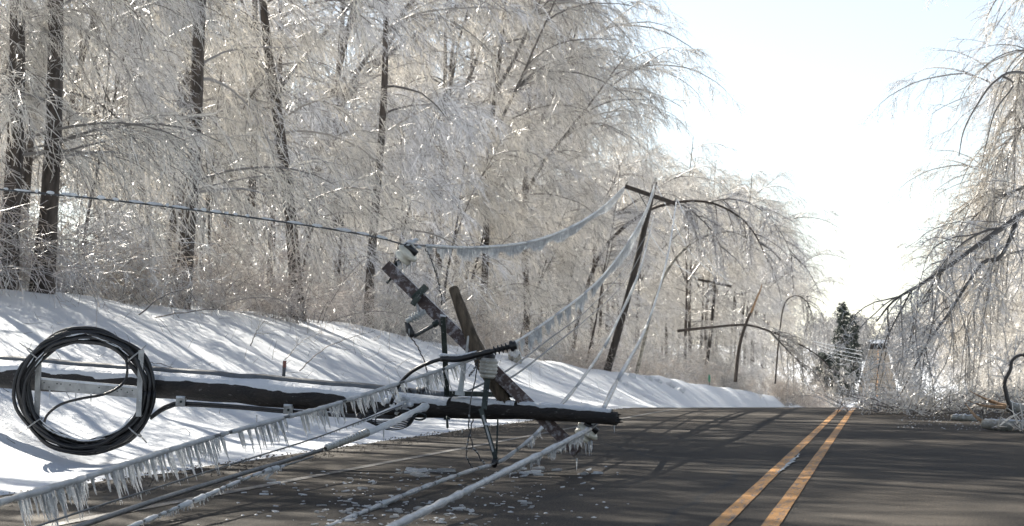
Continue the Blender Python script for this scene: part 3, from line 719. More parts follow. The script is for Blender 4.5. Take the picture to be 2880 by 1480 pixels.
# splintered logs lying in the right lane
def log(name, pts, r, label, mat='bark_pale', split=None):
    P = pix(pts, 14); base = P[0].copy(); o = thing(name, base, label, 'log')
    rr = np.interp(np.linspace(0, 1, 14), np.linspace(0, 1, len(r)), r)*(1+0.08*rng.standard_normal(14))
    mb = MB(); mb.tube(P, rr, 10); mb.build('bark', mat, o)
    sn = MB(); Q_ = P+np.array([0, 0, 1])*rr[:, None]*0.66; sn.tube(Q_[1:-1], rr[1:-1]*0.48*(0.7+0.5*rng.random(12)), 7); sn.build('snow_cap', 'snow', o)
    if split:
        for sp_ in split:
            S_ = pix(sp_, 7); mb = MB(); mb.tube(S_, np.linspace(r[0]*0.5, 0.006, 7)*(1+0.25*rng.standard_normal(7)), 5); mb.build('splinter', 'splinter', o, False)
    return o
log('broken_log', [(2762,1192,28.9), (2800,1196,28.8), (2850,1199,28.7), (2930,1206,28.5)], [0.06, 0.085, 0.085, 0.10], 'thick mossy broken log with a raw splinter at the right edge', split=[[(2764,1188,28.9), (2745,1172,29), (2728,1152,29.2), (2716,1136,29.3)]])
log('broken_log', [(2675,1174,34.5), (2710,1176,34.5), (2762,1177,34.4)], [0.05, 0.06, 0.05], 'short dark log lying flat on the right lane')
log('broken_log', [(2830,1142,38), (2880,1152,38), (2960,1160,38)], [0.09, 0.10, 0.11], 'snow topped log behind the thick mossy one', split=[[(2832,1142,38), (2790,1130,38.2), (2750,1112,38.4), (2728,1100,38.5)], [(2835,1146,38), (2770,1142,38), (2720,1126,38)]])
b = at(2864, 1190, 28.7); o = thing('bent_branch', b, 'dark crooked branch curling up from the thick mossy log', 'branch')
A = pix([(2866,1192,28.7), (2850,1160,28.7), (2836,1131,28.7), (2829,1100,28.7), (2826,1072,28.7), (2842,1040,28.7), (2846,1015,28.7), (2866,1000,28.7), (2890,1000,28.7)], 24)
mb = MB(); mb.tube(A, np.linspace(0.04, 0.018, 24), 7, 0.0); mb.build('stem', 'limb', o); dress(o, [A[6:]], 8, (0.3, 0.9), 0.6, 6, 'twig_white', 0.8)
# tangle of torn twigs where the limbs touch the road
def tangle(base, n, Lm, r, label, mat='twig_white', sub=6):
    base = np.array(base, float); o = thing('fallen_branch', base, label, 'branch')
    p = base+np.stack([rng.normal(0, r[0], n), rng.normal(0, r[1], n), 0.02+0.10*rng.random(n)], -1)
    az = rng.random(n)*6.28; el = 1.1*rng.random(n)
    B = grow(p, np.stack([np.cos(az), np.sin(az), 1.4*np.sin(el)], -1), Lm*(0.4+0.8*rng.random(n)), 7, 0.5, 0.3)
    B[..., 2] = np.maximum(B[..., 2], ground_or_road(B[..., 0], B[..., 1])+0.012)
    s_ = MB(); s_.many(B, (0.006+0.005*rng.random(n))[:, None]*np.linspace(1, .5, 7)[None], 4, 0.3*rng.random(n)); s_.build('stems', 'limb', o, False)
    p2, t2 = sprout(B, rng.random((n, sub))); m = len(p2); d2 = side_dirs(t2, 0.65); d2[:, 2] = np.abs(d2[:, 2])
    B2 = grow(p2, d2, 0.1+0.35*rng.random(m), 4, 0.6, 0.35); B2[..., 2] = np.maximum(B2[..., 2], ground_or_road(B2[..., 0], B2[..., 1])+0.008)
    tw = MB(); tw.many(B2, np.full((m, 1), 0.0085)*np.array([1, .9, .8, .5])[None], 3, np.clip(0.85+0.25*rng.standard_normal(m), 0.1, 1)); tw.build('twigs', mat, o, False)
    return o
def ground_or_road(x, y): return np.maximum(ground_z(x, y), np.where(np.abs(x) < 5.4, road_z(y), -99))
tangle((0.95, 42, 0), 70, 0.8, (0.5, 1.0), 'heap of torn icy twigs on the centre of the road'); tangle((2.0, 41, 0), 80, 0.8, (0.6, 1.2), 'heap of torn icy twigs under the bent limbs, right of the centre heap')
tangle((3.6, 44, 0), 90, 1.0, (0.8, 2.0), 'broad heap of icy branches behind the logs'); tangle((2.9, 26.9, 0), 14, 0.3, (0.3, 0.3), 'flattened icy twigs in front of the thick mossy log')

# ------------------------------------------------------------------ conifers and the far building
def conifer(base, H, R, label, n=150):
    base = np.array(base, float); o = thing('conifer', base, label, 'tree')
    mb = MB(); mb.tube([base-[0, 0, .2], base+[0.15, 0, H*0.5], base+[0, 0, H]], [0.22, 0.14, 0.03], 6); mb.build('trunk', 'bark', o)
    h = rng.random(n)**0.9; az = rng.random(n)*6.28; p = base+np.stack([0*h, 0*h, H*(0.06+0.92*h)], -1)
    lump = 1+0.22*np.sin(h*17+az*1.0)
    L = R*(1.06-h)**0.5*(0.6+0.5*rng.random(n))*lump
    B = grow(p, np.stack([np.cos(az), np.sin(az), 0.25+0*az], -1), L, 6, 0.55*4/max(R, 1)*0.45, 0.1)
    mb = MB(); mb.many(B, np.full((n, 1), 0.03)*np.linspace(1, .4, 6)[None], 3, np.full(n, 0.0)); mb.build('boughs', 'limb', o, False)
    p2, t2 = sprout(B, 0.15+0.85*rng.random((n, 15))); m = len(p2); d = side_dirs(t2, 0.6); d[:, 2] -= 0.5
    B2 = grow(p2, d, 0.25+0.45*rng.random(m), 3, 0.8, 0.2)
    mb = MB(); tone = np.where(rng.random(m) < 0.13, 0.8, 0.07)*(0.5+0.7*rng.random(m))*np.clip(0.4+1.2*(d[:, 2]+1)/2, 0.3, 1)
    mb.many(B2, np.full((m, 1), 0.13)*np.array([0.6, 1, .4])[None], 3, tone); mb.build('needles', 'needles', o, False)
    return o
def gpt(u, X): 
    x, y = ray_x(u, X); return (x, y, float(ground_z(x, y)))
for u_, X_, vt_, R_, nb_, lab_ in ((2368, -8.6, 848, 4.0, 330, 'tall dark conifer drooping with ice beside the far road'), (2398, -6.9, 884, 3.6, 260, 'second conifer top close behind the tall dark conifer'), (2322, -9.8, 990, 4.8, 230, 'low spreading dark conifer left of the tall one')):
    x, y = ray_x(u_, X_); gz_ = float(ground_z(x, y)); conifer((x, y, gz_), 0.87+(1042-vt_)/FPX*y-gz_, R_, lab_, nb_)
# long low building on the hilltop
b = at(2470, 979, 1300); gz_ = float(ground_z(b[0], b[1]))
hb = thing('hilltop_building', (b[0], b[1], gz_), 'long low dark building with a snowy roof on the far hilltop', 'building')
c = np.array([b[0], b[1], gz_])
mb = MB(); mb.box(c+[0, 0, 1.9], 15, 7, 3.8); mb.build('wall', 'wall', hb, False)
rf = MB(); V = [(-8.2,-4.2,3.75), (8.2,-4.2,3.75), (8.2,4.2,3.75), (-8.2,4.2,3.75), (-8.2,0,6.2), (8.2,0,6.2)]
rf.add(np.array(V)+c, [(0,1,5,4), (2,3,4,5), (0,3,2,1)], [(0,4,3), (1,2,5)]); rf.build('roof', 'snow', hb, False)
for k in range(4):
    mb = MB(); mb.box(c+[-5.4+k*3.6, -3.52, 1.9], 1.2, 0.12, 1.3); mb.build('window', 'steel', hb, False)

# ------------------------------------------------------------------ standing utility poles
def utility_pole(base, top, r, arm, label, brace=True, group=None):
    base = np.array(base, float); top = np.array(top, float)
    o = thing('utility_pole', base, label, 'utility pole', group)
    mid = base*0.5+top*0.5+np.array([0.12, 0, 0])
    mb = MB(); mb.tube(spline([base-(top-base)*0.03, mid, top], 14), np.linspace(r, r*0.62, 14), 10); mb.build('shaft', 'pole_far', o)
    a, b_ = np.array(arm[0], float), np.array(arm[1], float)
    mb = MB(); mb.bar(a, b_, 0.16, 0.20); ca = mb.build('crossarm', 'pole_far', o, False)
    for tt in (0.03, 0.97):
        p = a+(b_-a)*tt; up = unit(top-base)
        mb = MB(); mb.lathe(p+up*0.06, up, [(0, 0.02), (0.06, 0.02), (0.06, 0.06), (0.10, 0.075), (0.13, 0.05), (0.17, 0.065), (0.22, 0.03), (0.24, 0.0)], 10); mb.build('insulator', 'porcelain', ca)
    mb = MB(); mb.lathe(top, up, [(0, 0.02), (0.06, 0.02), (0.06, 0.06), (0.10, 0.075), (0.13, 0.05), (0.17, 0.065), (0.22, 0.03), (0.24, 0.0)], 10); mb.build('insulator', 'porcelain', o)
    if brace:
        low = base+(top-base)*0.86
        for tt in (0.25, 0.72):
            mb = MB(); mb.bar(a+(b_-a)*tt, low, 0.035, 0.035); mb.build('brace', 'steel', o, False)
    return o
D2 = 102.0
p2b = at(1702, 1062, D2); p2t = at(1842, 512, D2)
utility_pole(p2b, p2t, 0.21, (at(1757, 524, D2-0.3), at(1902, 574, D2+0.2)), 'leaning utility pole with tilted crossarm, nearest of the standing poles')
utility_pole(at(1978, 1088, 172), at(2012, 782, 172), 0.19, (at(1962, 786, 171.7), at(2057, 806, 172)), 'upright utility pole second in the line, beside the small green plate')
utility_pole(at(2066, 1085, 228), at(2096, 815, 228), 0.19, (at(2066, 826, 227.7), at(2128, 834, 228)), 'utility pole third in the line, partly hidden by the snapped tree')
b = at(1995, 1086, 150); g = thing('marker_plate', b, 'small green plate on a post near the second utility pole', 'sign')
mb = MB(); mb.bar(b, at(1995, 1060, 150), 0.05, 0.03); mb.build('post', 'steel', g, False)
mb = MB(); mb.bar(at(1995, 1074, 149.95), at(1995, 1054, 149.95), 0.16, 0.02, up=(0, 1, 0)); mb.build('plate', 'green', g, False)
# red tipped survey marker on the snow bank
d_ = 30.0; x, y = -9.9, 0
b = at(796, 1082, d_); 
for _ in range(12):
    gz_ = float(ground_z(b[0], b[1])); d_ += (b[2]-gz_)*4; b = at(796, 1082, d_)
tp = at(801, 1015, d_); g = thing('marker_post', b, 'slim dark marker post with a red tip in the snow bank', 'post')
mb = MB(); mb.bar(b-(tp-b)*0.2, b+(tp-b)*0.72, 0.055, 0.03); mb.build('post', 'marker', g, False)
mb = MB(); mb.bar(b+(tp-b)*0.72, tp, 0.057, 0.032); mb.build('tip', 'red', g, False)

# ------------------------------------------------------------------ the fallen pole
axis = [(-620,1000,22.6), (-300,1028,21.5), (0,1053,20.3), (300,1075,19.5), (600,1095,18.9), (900,1121,18.3), (1150,1142,17.8), (1330,1152,17.5), (1480,1158,17.25), (1620,1168,17.0), (1735,1178,16.85)]
PP = pix(axis, 46); s01 = np.linspace(0, 1, 46)
PR = np.interp(np.linspace(0, 10, 46), [0, 2, 4, 6, 7, 8, 9, 10], [0.160, 0.142, 0.120, 0.105, 0.085, 0.066, 0.060, 0.055])
PR = PR*(1+0.035*rng.standard_normal(46))
fp = thing('fallen_utility_pole', PP[0], 'snapped black utility pole lying across the snow bank onto the road', 'utility pole')
mb = MB(); mb.tube(PP, PR, 16); shaft = mb.build('shaft', 'pole', fp)
toc = -_f*np.array([1, 1, 0]); toc = toc/np.linalg.norm(toc)
def snow_strip(path, rad, a0, a1, thick, parent, name='snow_cap', mat='snow', jit=0.25, m=9):
    """snow lying on a round bar from angle a0 (behind the top) to a1 (front), uneven lower edge"""
    n = len(path); T = unit(np.gradient(path, axis=0)); up = np.array([0, 0, 1.0])
    F = unit(toc-(T@toc)[:, None]*T); U = np.cross(T, F); U = U*np.sign(U[:, 2:3])
    nz_ = np.convolve(rng.standard_normal(n+8), np.ones(5)/5, 'same')[4:-4]; nz_ = nz_+1.6*np.interp(np.arange(n), np.arange(0, n+12, 12), rng.standard_normal(len(np.arange(0, n+12, 12)))*0.5)
    e = a1+jit*0.8*nz_; V = []
    for k in range(m):
        f = k/(m-1); a = a0+(e-a0)*f
        h = thick*np.sin(np.pi*min(max(f, 0.0), 1.0))**0.5*(0.8+0.4*rng.random(n)) - 0.004*(f in (0, 1))
        V.append(path+(rad+h)[:, None]*(np.cos(a)[:, None]*F+np.sin(a)[:, None]*U))
    V = np.stack(V, 1).reshape(-1, 3); i = np.arange(n*m).reshape(n, m)
    Q = np.stack([i[:-1, :-1], i[:-1, 1:], i[1:, 1:], i[1:, :-1]], -1).reshape(-1, 4)
    mb = MB(); mb.add(V, Q); return mb.build(name, mat, parent)
fine = spline(PP, 220); fr = np.interp(np.linspace(0, 1, 220), s01, PR)
snow_strip(fine[6:146], fr[6:146], 2.2, 0.35, 0.012, fp)
snow_strip(fine[146:172], fr[146:172], 2.3, 0.75, 0.02, fp)
snow_strip(fine[172:217], fr[172:217], 2.4, 1.0, 0.022, fp)
# broken tip
mb = MB()
for k in range(9):
    a = PP[-1]+rng.normal(0, 0.022, 3); mb.tube([a-[0.05, 0, 0], a+np.array([0.012+0.03*rng.random(), 0, -0.004])], [0.016, 0.003], 4)
mb.build('broken_tip', 'pole', fp, False)
# grey conduit strapped along the top
cd = PP[2:31]+np.array([0, 0, 1])*(PR[2:31, None]+0.012)+(-toc)*0.09
mb = MB(); mb.tube(cd, 0.045, 12); co = mb.build('conduit', 'conduit', fp)
mb = MB(); mb.tube([cd[-1]-[0.03, 0, 0], cd[-1]+np.array([0.03, 0, 0])], 0.052, 12); mb.build('conduit_collar', 'rubber', co)
# cables clipped under the pole
for k, dz in enumerate((0.02, 0.05)):
    P = spline([at(424, 1172+k*6, 19.0), at(452, 1150+k*8, 18.95), at(478, 1138+k*8, 18.9), at(512, 1133+k*7, 18.85), at(650, 1141+k*6, 18.6), at(810, 1155+k*5, 18.3), at(960, 1166+k*4, 18.0), at(1110, 1172+k*3, 17.7)], 40)
    mb = MB(); mb.tube(P, 0.013, 8); mb.build('clipped_cable', 'rubber', fp)
for u, v, d in ((509, 1130, 18.83), (811, 1153, 18.27)):
    mb = MB(); mb.bar(at(u-13, v, d), at(u+13, v+2, d), 0.07, 0.075); cl = mb.build('cable_clip', 'galv', fp, False)
    mb = MB(); mb.bar(at(u-12, v-13, d), at(u+11, v-12, d), 0.075, 0.022); mb.build('snow_cap', 'snow', cl)
    mb = MB(); mb.lathe(at(u, v, d-0.04), toc, [(0, 0.012), (0.012, 0.012), (0.012, 0)], 8); mb.build('bolt', 'steel', cl)
# crossarm behind the shaft
ca0 = at(1088, 749, 17.75); ca1 = at(1624, 1272, 17.15)
mb = MB(); mb.bar(ca0, ca1, 0.105, 0.125, up=toc); arm = mb.build('crossarm', 'crossarm', fp, False)
cdir = unit(ca1-ca0); cup = unit(np.cross(cdir, toc)); cup = cup*np.sign(cup[2])
mb = MB(); mb.bar(ca0+cup*0.054+cdir*0.02, ca0+cup*0.054+cdir*1.5, 0.006, 0.10, up=toc); mb.build('frost_edge', 'snow', arm, False)
for f_, s_ in ((0.045, 1), (0.955, 1)):
    p = ca0+(ca1-ca0)*f_; mb = MB(); mb.tube([p-cup*0.05, p-cup*0.11], 0.012, 8); mb.build('bolt', 'steel', arm)
mb = MB(); mb.bar(ca0+cdir*0.115+toc*0.0635, ca0+cdir*0.13+toc*0.0655, 0.012, 0.012); mb.build('bolt_hole', 'rubber', arm, False)
band_p = at(1183, 822, 17.62)
mb = MB(); mb.bar(band_p-cup*0.085+toc*0.0, band_p+cup*0.075, 0.055, 0.145, up=toc); mb.build('clamp_band', 'steel', arm, False)
# weathered broken timber
def timber(): 
    base = at(1425, 1140, 17.35); o = thing('broken_timber', base, 'weathered broken timber stub leaning in front of the crossarm', 'timber')
    P = pix([(1276,815,17.55), (1300,880,17.5), (1328,955,17.45), (1365,1030,17.4), (1400,1095,17.38), (1424,1132,17.36)], 22)
    mb = MB(); mb.tube(P, np.interp(np.linspace(0, 1, 22), [0, .3, .6, .85, 1], [0.047, 0.056, 0.074, 0.06, 0.05])*(1+0.04*rng.standard_normal(22)), 9); mb.build('stub', 'oldwood', o)
    mb = MB(); mb.lathe(P[0]-unit(P[1]-P[0])*0.004, -unit(P[1]-P[0]), [(0, 0.046), (0.02, 0.036), (0.026, 0)], 9); mb.build('end_grain', 'oldwood', o)
    mb = MB()
    for k in range(10):
        a = P[-2]+rng.normal(0, 0.026, 3); mb.tube([a, a+np.array([0.02+0.02*rng.random(), 0, -0.05-0.05*rng.random()])], [0.014, 0.002], 4)
    mb.build('splinters', 'oldwood', o, False)
timber()
# steel brackets on the shaft
def bar2(p, q, d0, d1, w, h, name, mat, parent, smooth=False):
    mb = MB(); mb.bar(at(*p, d0), at(*q, d1), w, h, up=toc); return mb.build(name, mat, parent, smooth)
bar2((1246, 893), (1257, 1112), 17.30, 17.45, 0.046, 0.05, 'upright_bracket', 'steel', fp)
bar2((1246, 890), (1247, 886), 17.30, 17.30, 0.05, 0.055, 'snow_cap', 'snow', fp)
bar2((1262, 1106), (1468, 1112), 17.55, 17.4, 0.045, 0.05, 'steel_channel', 'steel', fp)
bar2((1262, 1099), (1466, 1105), 17.55, 17.4, 0.006, 0.052, 'snow_cap', 'snow', fp)
# pale standoff
mb = MB(); b0 = at(1293, 1112, 17.3); ax = at(1309, 1000, 17.3)-b0
mb.lathe(b0, ax, [(0, 0.045), (0.03, 0.042), (0.04, 0.026), (0.20, 0.022), (0.34, 0.016), (0.36, 0.02), (0.37, 0)], 12); so = mb.build('standoff', 'fibre', fp)
mb = MB(); mb.lathe(at(1312, 992, 17.3), at(1317, 945, 17.3)-at(1312, 992, 17.3), [(0, 0.012), (0.14, 0.009), (0.15, 0)], 8); mb.build('standoff_pin', 'galv', so)
# ribbed insulator on its steel bar, black cap
ib = at(1371, 1064, 17.15); iu = unit(at(1376, 1010, 17.15)-ib)
prof = [(0, 0.02), (0.0, 0.055)]
for k in range(5): prof += [(0.012+k*0.031, 0.066+0.012*(k > 0)), (0.026+k*0.031, 0.070+0.014*(k > 0)), (0.032+k*0.031, 0.060+0.012*(k > 0))]
prof += [(0.170, 0.066), (0.178, 0.03), (0.18, 0)]
mb = MB(); mb.lathe(ib, iu, prof, 24); ri = mb.build('ribbed_insulator', 'porcelain', fp)
mb = MB(); mb.lathe(ib+iu*0.175, iu, [(0, 0.05), (0.025, 0.052), (0.04, 0.03), (0.055, 0.032), (0.06, 0)], 14); mb.build('insulator_cap', 'rubber', ri)
bar2((1371, 1066), (1361, 1152), 17.13, 17.05, 0.05, 0.022, 'insulator_bar', 'steel', fp)
bar2((1352, 1150), (1394, 1290), 17.02, 16.9, 0.038, 0.03, 'lower_brace', 'steel', fp)
bar2((1358, 1168), (1392, 1288), 16.98, 16.9, 0.016, 0.02, 'brace_rib', 'galv', fp)
mb = MB(); mb.tube([at(1383, 1297, 16.9), at(1400, 1303, 16.9)], 0.028, 10); mb.tube([at(1391, 1290, 16.9), at(1390, 1315, 16.9)], 0.02, 8); mb.build('end_clamp', 'rubber', fp)
bar2((1363, 1192), (1378, 1194), 16.93, 16.93, 0.02, 0.03, 'snow_cap', 'snow', fp)
for p, q, r in (((1257, 1172), (1259, 1203), 0.011), ((1400, 1178), (1396, 1288), 0.008)):
    mb = MB(); mb.tube([at(*p, 17.2), at(*q, 17.1)], r, 7); mb.build('bolt_rod', 'steel', fp)
mb = MB(); mb.lathe(at(1257, 1174, 17.2), (0, 0, -1), [(0, 0.03), (0.02, 0.03), (0.02, 0)], 8); mb.build('washer', 'steel', fp)
# black cable terminator
cab = pix([(1100,1135,17.5), (1118,1090,17.4), (1150,1052,17.3), (1190,1028,17.2), (1235,1012,17.15), (1262,1008,17.1)], 30)
mb = MB(); mb.tube(cab, 0.016, 10); ct = mb.build('terminator_cable', 'rubber', fp)
sl = pix([(1240,1009,17.1), (1290,1010,17.05), (1345,997,17.0), (1380,989,16.97)], 24)
mb = MB(); mb.tube(sl, 0.027+0.0016*np.sin(np.arange(24)*2.6), 12); mb.build('terminator_sleeve', 'rubber', fp)
mb = MB(); a0 = at(1378, 990, 16.97); ax = at(1442, 973, 16.95)-a0
pr = [(0, 0.024)]
for k in range(4): pr += [(0.035+k*0.035, 0.02), (0.038+k*0.035, 0.042), (0.046+k*0.035, 0.036), (0.05+k*0.035, 0.02)]
pr += [(0.175, 0.022), (0.18, 0.045), (0.20, 0.05), (0.215, 0.035), (0.225, 0.04), (0.235, 0.03), (0.24, 0)]
mb.lathe(a0, ax, pr, 16); mb.build('terminator_head', 'rubber', fp)
sn = pix([(1235,1003,17.1), (1260,1003,17.08), (1300,1004,17.05), (1340,992,17.0)], 12)
mb = MB(); mb.tube(sn+np.array([0, 0, 0.012]), np.array([.012,.02,.018,.014,.012,.012,.014,.01,.012,.014,.01,.006]), 6); mb.build('snow_cap', 'snow', fp)
# bell insulators at both ends of the crossarm
def bell(p_arm, p_ins, tip, label):
    a = np.array(p_arm); b_ = np.array(p_ins); ax = unit(np.array(tip)-b_)
    mb = MB(); mb.tube([a, b_], [0.022, 0.014], 8); mb.build('insulator_pin', 'steel', fp)
    pf = [(-0.02, 0.02), (-0.03, 0.05), (-0.015, 0.085), (0.01, 0.088), (0.03, 0.065), (0.045, 0.10), (0.065, 0.11), (0.085, 0.085), (0.10, 0.05), (0.125, 0.048), (0.135, 0.03), (0.14, 0)]
    mb = MB(); mb.lathe(b_, ax, pf, 22); bi = mb.build('bell_insulator', 'white_porcelain', fp); bi['label'] = label
    ic = MB(); 
    for k in range(16):
        q = b_+ax*0.02+rng.normal(0, 0.055, 3); q[2] = b_[2]-0.02-0.03*rng.random(); ic.tube([q, q+[0.006, 0, -0.05-0.07*rng.random()]], [0.009, 0.001], 5)
    ic.build('icicles', 'ice_clear', bi)
    rg = np.cross(ax, toc); mb = MB(); mb.tube([b_+ax*0.10-rg*0.07+toc*0.03, b_+ax*0.11+rg*0.07+toc*0.03], 0.028, 8); mb.build('tie_clamp', 'rubber', bi)
    sn_ = MB()
    for k in range(14):
        q = b_+ax*(0.02+0.12*rng.random())+unit(rng.normal(0, 1, 3)+np.array([0, 0, 1.6]))*0.075; sn_.lathe(q-[0, 0, .02], (0, 0, 1), [(0, .0), (0.008, 0.028), (0.022, 0.026), (0.034, 0)], 7)
    sn_.build('snow_cap', 'snow', bi)
    return b_
bell(at(1112, 746, 17.72), at(1134, 724, 17.7), at(1168, 690, 17.66), 'cream bell insulator at the raised end of the crossarm')
bell(at(1622, 1246, 17.1), at(1640, 1226, 17.05), at(1690, 1172, 17.0), 'cream bell insulator at the lower end of the crossarm')
# fuse cutout hanging from the clamp
cut = thing('fuse_cutout', at(1170, 840, 17.5), 'icy fuse cutout hanging by its bracket below the raised end of the crossarm', 'fuse')
mb = MB(); mb.bar(at(1160, 858, 17.5), at(1178, 832, 17.5), 0.05, 0.05, up=toc); mb.build('bracket', 'steel', cut, False)
mb = MB(); mb.tube(pix([(1168,852,17.5), (1176,866,17.48), (1178,882,17.46)], 8), 0.014, 8); mb.build('bracket_arm', 'galv', cut)
b0 = at(1143, 905, 17.45); ax = at(1197, 876, 17.45)-b0; pr = [(0, 0.01), (0, 0.024)]
for k in range(4): pr += [(0.04+k*0.027, 0.022), (0.044+k*0.027, 0.040), (0.052+k*0.027, 0.036), (0.055+k*0.027, 0.022)]
pr += [(0.17, 0.022), (0.19, 0.024), (0.19, 0)]
mb = MB(); mb.lathe(b0, ax, pr, 14); mb.build('porcelain_body', 'fibre', cut)
mb = MB(); mb.tube(pix([(1143,905,17.45), (1148,920,17.45), (1156,938,17.45), (1162,948,17.45)], 10), [0.022, .02, .024, .03, .034, .03, .036, .03, .026, .02], 8); mb.build('hinge', 'rubber', cut)
mb = MB(); mb.tube([at(1165, 946, 17.45), at(1228, 910, 17.42)], 0.017, 10); mb.build('fuse_tube', 'cable', cut)
mb = MB(); mb.tube([at(1218, 915, 17.42), at(1234, 905, 17.42)], 0.027, 10); mb.build('fuse_contact', 'steel', cut)
ang = np.linspace(0, 6.4, 20); rc = at(1222, 933, 17.42)
mb = MB(); mb.tube(rc+0.019*(np.cos(ang)[:, None]*_r+np.sin(ang)[:, None]*_u), 0.006, 6); mb.build('pull_ring', 'galv', cut)
ic = MB()
for u, v in ((1150, 925), (1160, 880), (1168, 878), (1176, 874), (1184, 870), (1192, 872), (1145, 940), (1228, 925)):
    q = at(u, v, 17.42); ic.tube([q, q+[0.004, 0, -0.05-0.05*rng.random()]], [0.007, 0.001], 5)
ic.build('icicles', 'ice_clear', cut)

# ------------------------------------------------------------------ the coil of cable
cc = thing('cable_coil', at(239, 1277, 19.1), 'round coil of black cable tied on a pale bracket over the fallen pole', 'cable')
ang = np.linspace(0, 2*np.pi, 73)
k = 0
for ring in range(4):
    for lay in range(4):
        if (ring, lay) in ((0, 3), (3, 0), (0, 0)): continue
        ra = 0.650-0.036*ring+rng.normal(0, 0.004); rb = 0.585-0.032*ring+rng.normal(0, 0.004); dp = 19.0+0.030*lay-0.05
        ph1, ph2 = rng.random(2)*6.28; a_ = 0.015*np.sin(2*ang+ph1)+0.010*np.sin(5*ang+ph2)+0.006*np.sin(9*ang+ph1*2)
        P = at(239, 1101, dp)+((ra+a_)*np.cos(ang))[:, None]*_r+((rb+a_)*np.sin(ang))[:, None]*_u + (0.012*np.sin(4*ang+ph2))[:, None]*_f
        P[-1] = P[0]
        mb = MB(); mb.tube(P, 0.0190, 8); mb.build('cable_loop', 'rubber', cc); k += 1
for (u, v, a_) in ((96, 996, 2.45), (375, 1005, 0.72), (98, 1190, 3.75), (378, 1212, -0.72)):
    c0 = at(u, v, 19.0); rd = math.cos(a_)*_r+math.sin(a_)*_u; td = -math.sin(a_)*_r+math.cos(a_)*_u
    mb = MB()
    lo_ = np.linspace(0, 2*np.pi, 15); P = c0+0.085*np.cos(lo_)[:, None]*rd+0.075*np.sin(lo_)[:, None]*_f
    mb.tube(P, 0.008, 5); mb.bar(c0+rd*0.08, c0+rd*0.17+toc*0.05, 0.014, 0.006); mb.build('cable_tie', 'galv', cc)
mb = MB()
for a_ in np.linspace(0.5, 2.6, 26):
    if rng.random() < 0.5:
        rr = 0.60-0.09*rng.random(); q = at(239, 1101, 18.93)+rr*math.cos(a_)*_r*1.05+rr*0.92*math.sin(a_)*_u+[0, 0, 0.012]
        td = -math.sin(a_)*_r+math.cos(a_)*_u*0.9; mb.tube([q-td*0.06, q, q+td*0.07], [0.002, 0.006, 0.002], 5)
for a_ in np.linspace(3.9, 5.6, 16):
    rr = 0.53-0.03*rng.random(); q = at(239, 1101, 18.95)+rr*math.cos(a_)*_r*1.05+rr*0.92*math.sin(a_)*_u+[0, 0, 0.015]
    td = -math.sin(a_)*_r+math.cos(a_)*_u*0.9; mb.tube([q-td*0.07, q, q+td*0.08], [0.002, 0.009, 0.002], 5)
mb.build('snow_streaks', 'snow', cc)
tl = pix([(352,1000,18.95), (358,1040,18.93), (352,1070,18.92), (330,1092,18.9), (290,1110,18.9), (225,1122,18.9), (170,1138,18.92), (135,1165,18.94), (124,1190,18.96), (124,1215,18.98)], 40)
mb = MB(); mb.tube(tl, 0.013, 8); mb.build('loose_tail', 'rubber', cc)
b0, b1 = at(106, 1080, 19.15), at(388, 1106, 19.0)
mb = MB(); mb.bar(b0, b1, 0.05, 0.095); hbk = mb.build('bracket_plate', 'galv', cc, False)
mb = MB(); mb.bar(b0+[0, 0, .055], b1+[0, 0, .055], 0.06, 0.02); mb.build('snow_cap', 'snow', hbk, False)
for f_ in (0.07, 0.12, 0.2, 0.24, 0.33, 0.42, 0.62, 0.68, 0.8, 0.84, 0.9, 0.95):
    q = b0+(b1-b0)*f_+toc*0.0255+np.array([0, 0, rng.choice([-0.02, 0.0, 0.02])]); mb = MB(); mb.lathe(q, toc, [(0, 0.007), (0.002, 0.007), (0.002, 0)], 7); mb.build('bolt_hole', 'steel', hbk)
for (u0, v0, u1, v1, dd) in ((110, 985, 103, 1180, 19.12), (398, 985, 390, 1172, 18.97)):
    mb = MB(); mb.bar(at(u0, v0, dd), at(u1, v1, dd-0.05), 0.05, 0.035, up=toc); mb.build('bracket_upright', 'galv', cc, False)

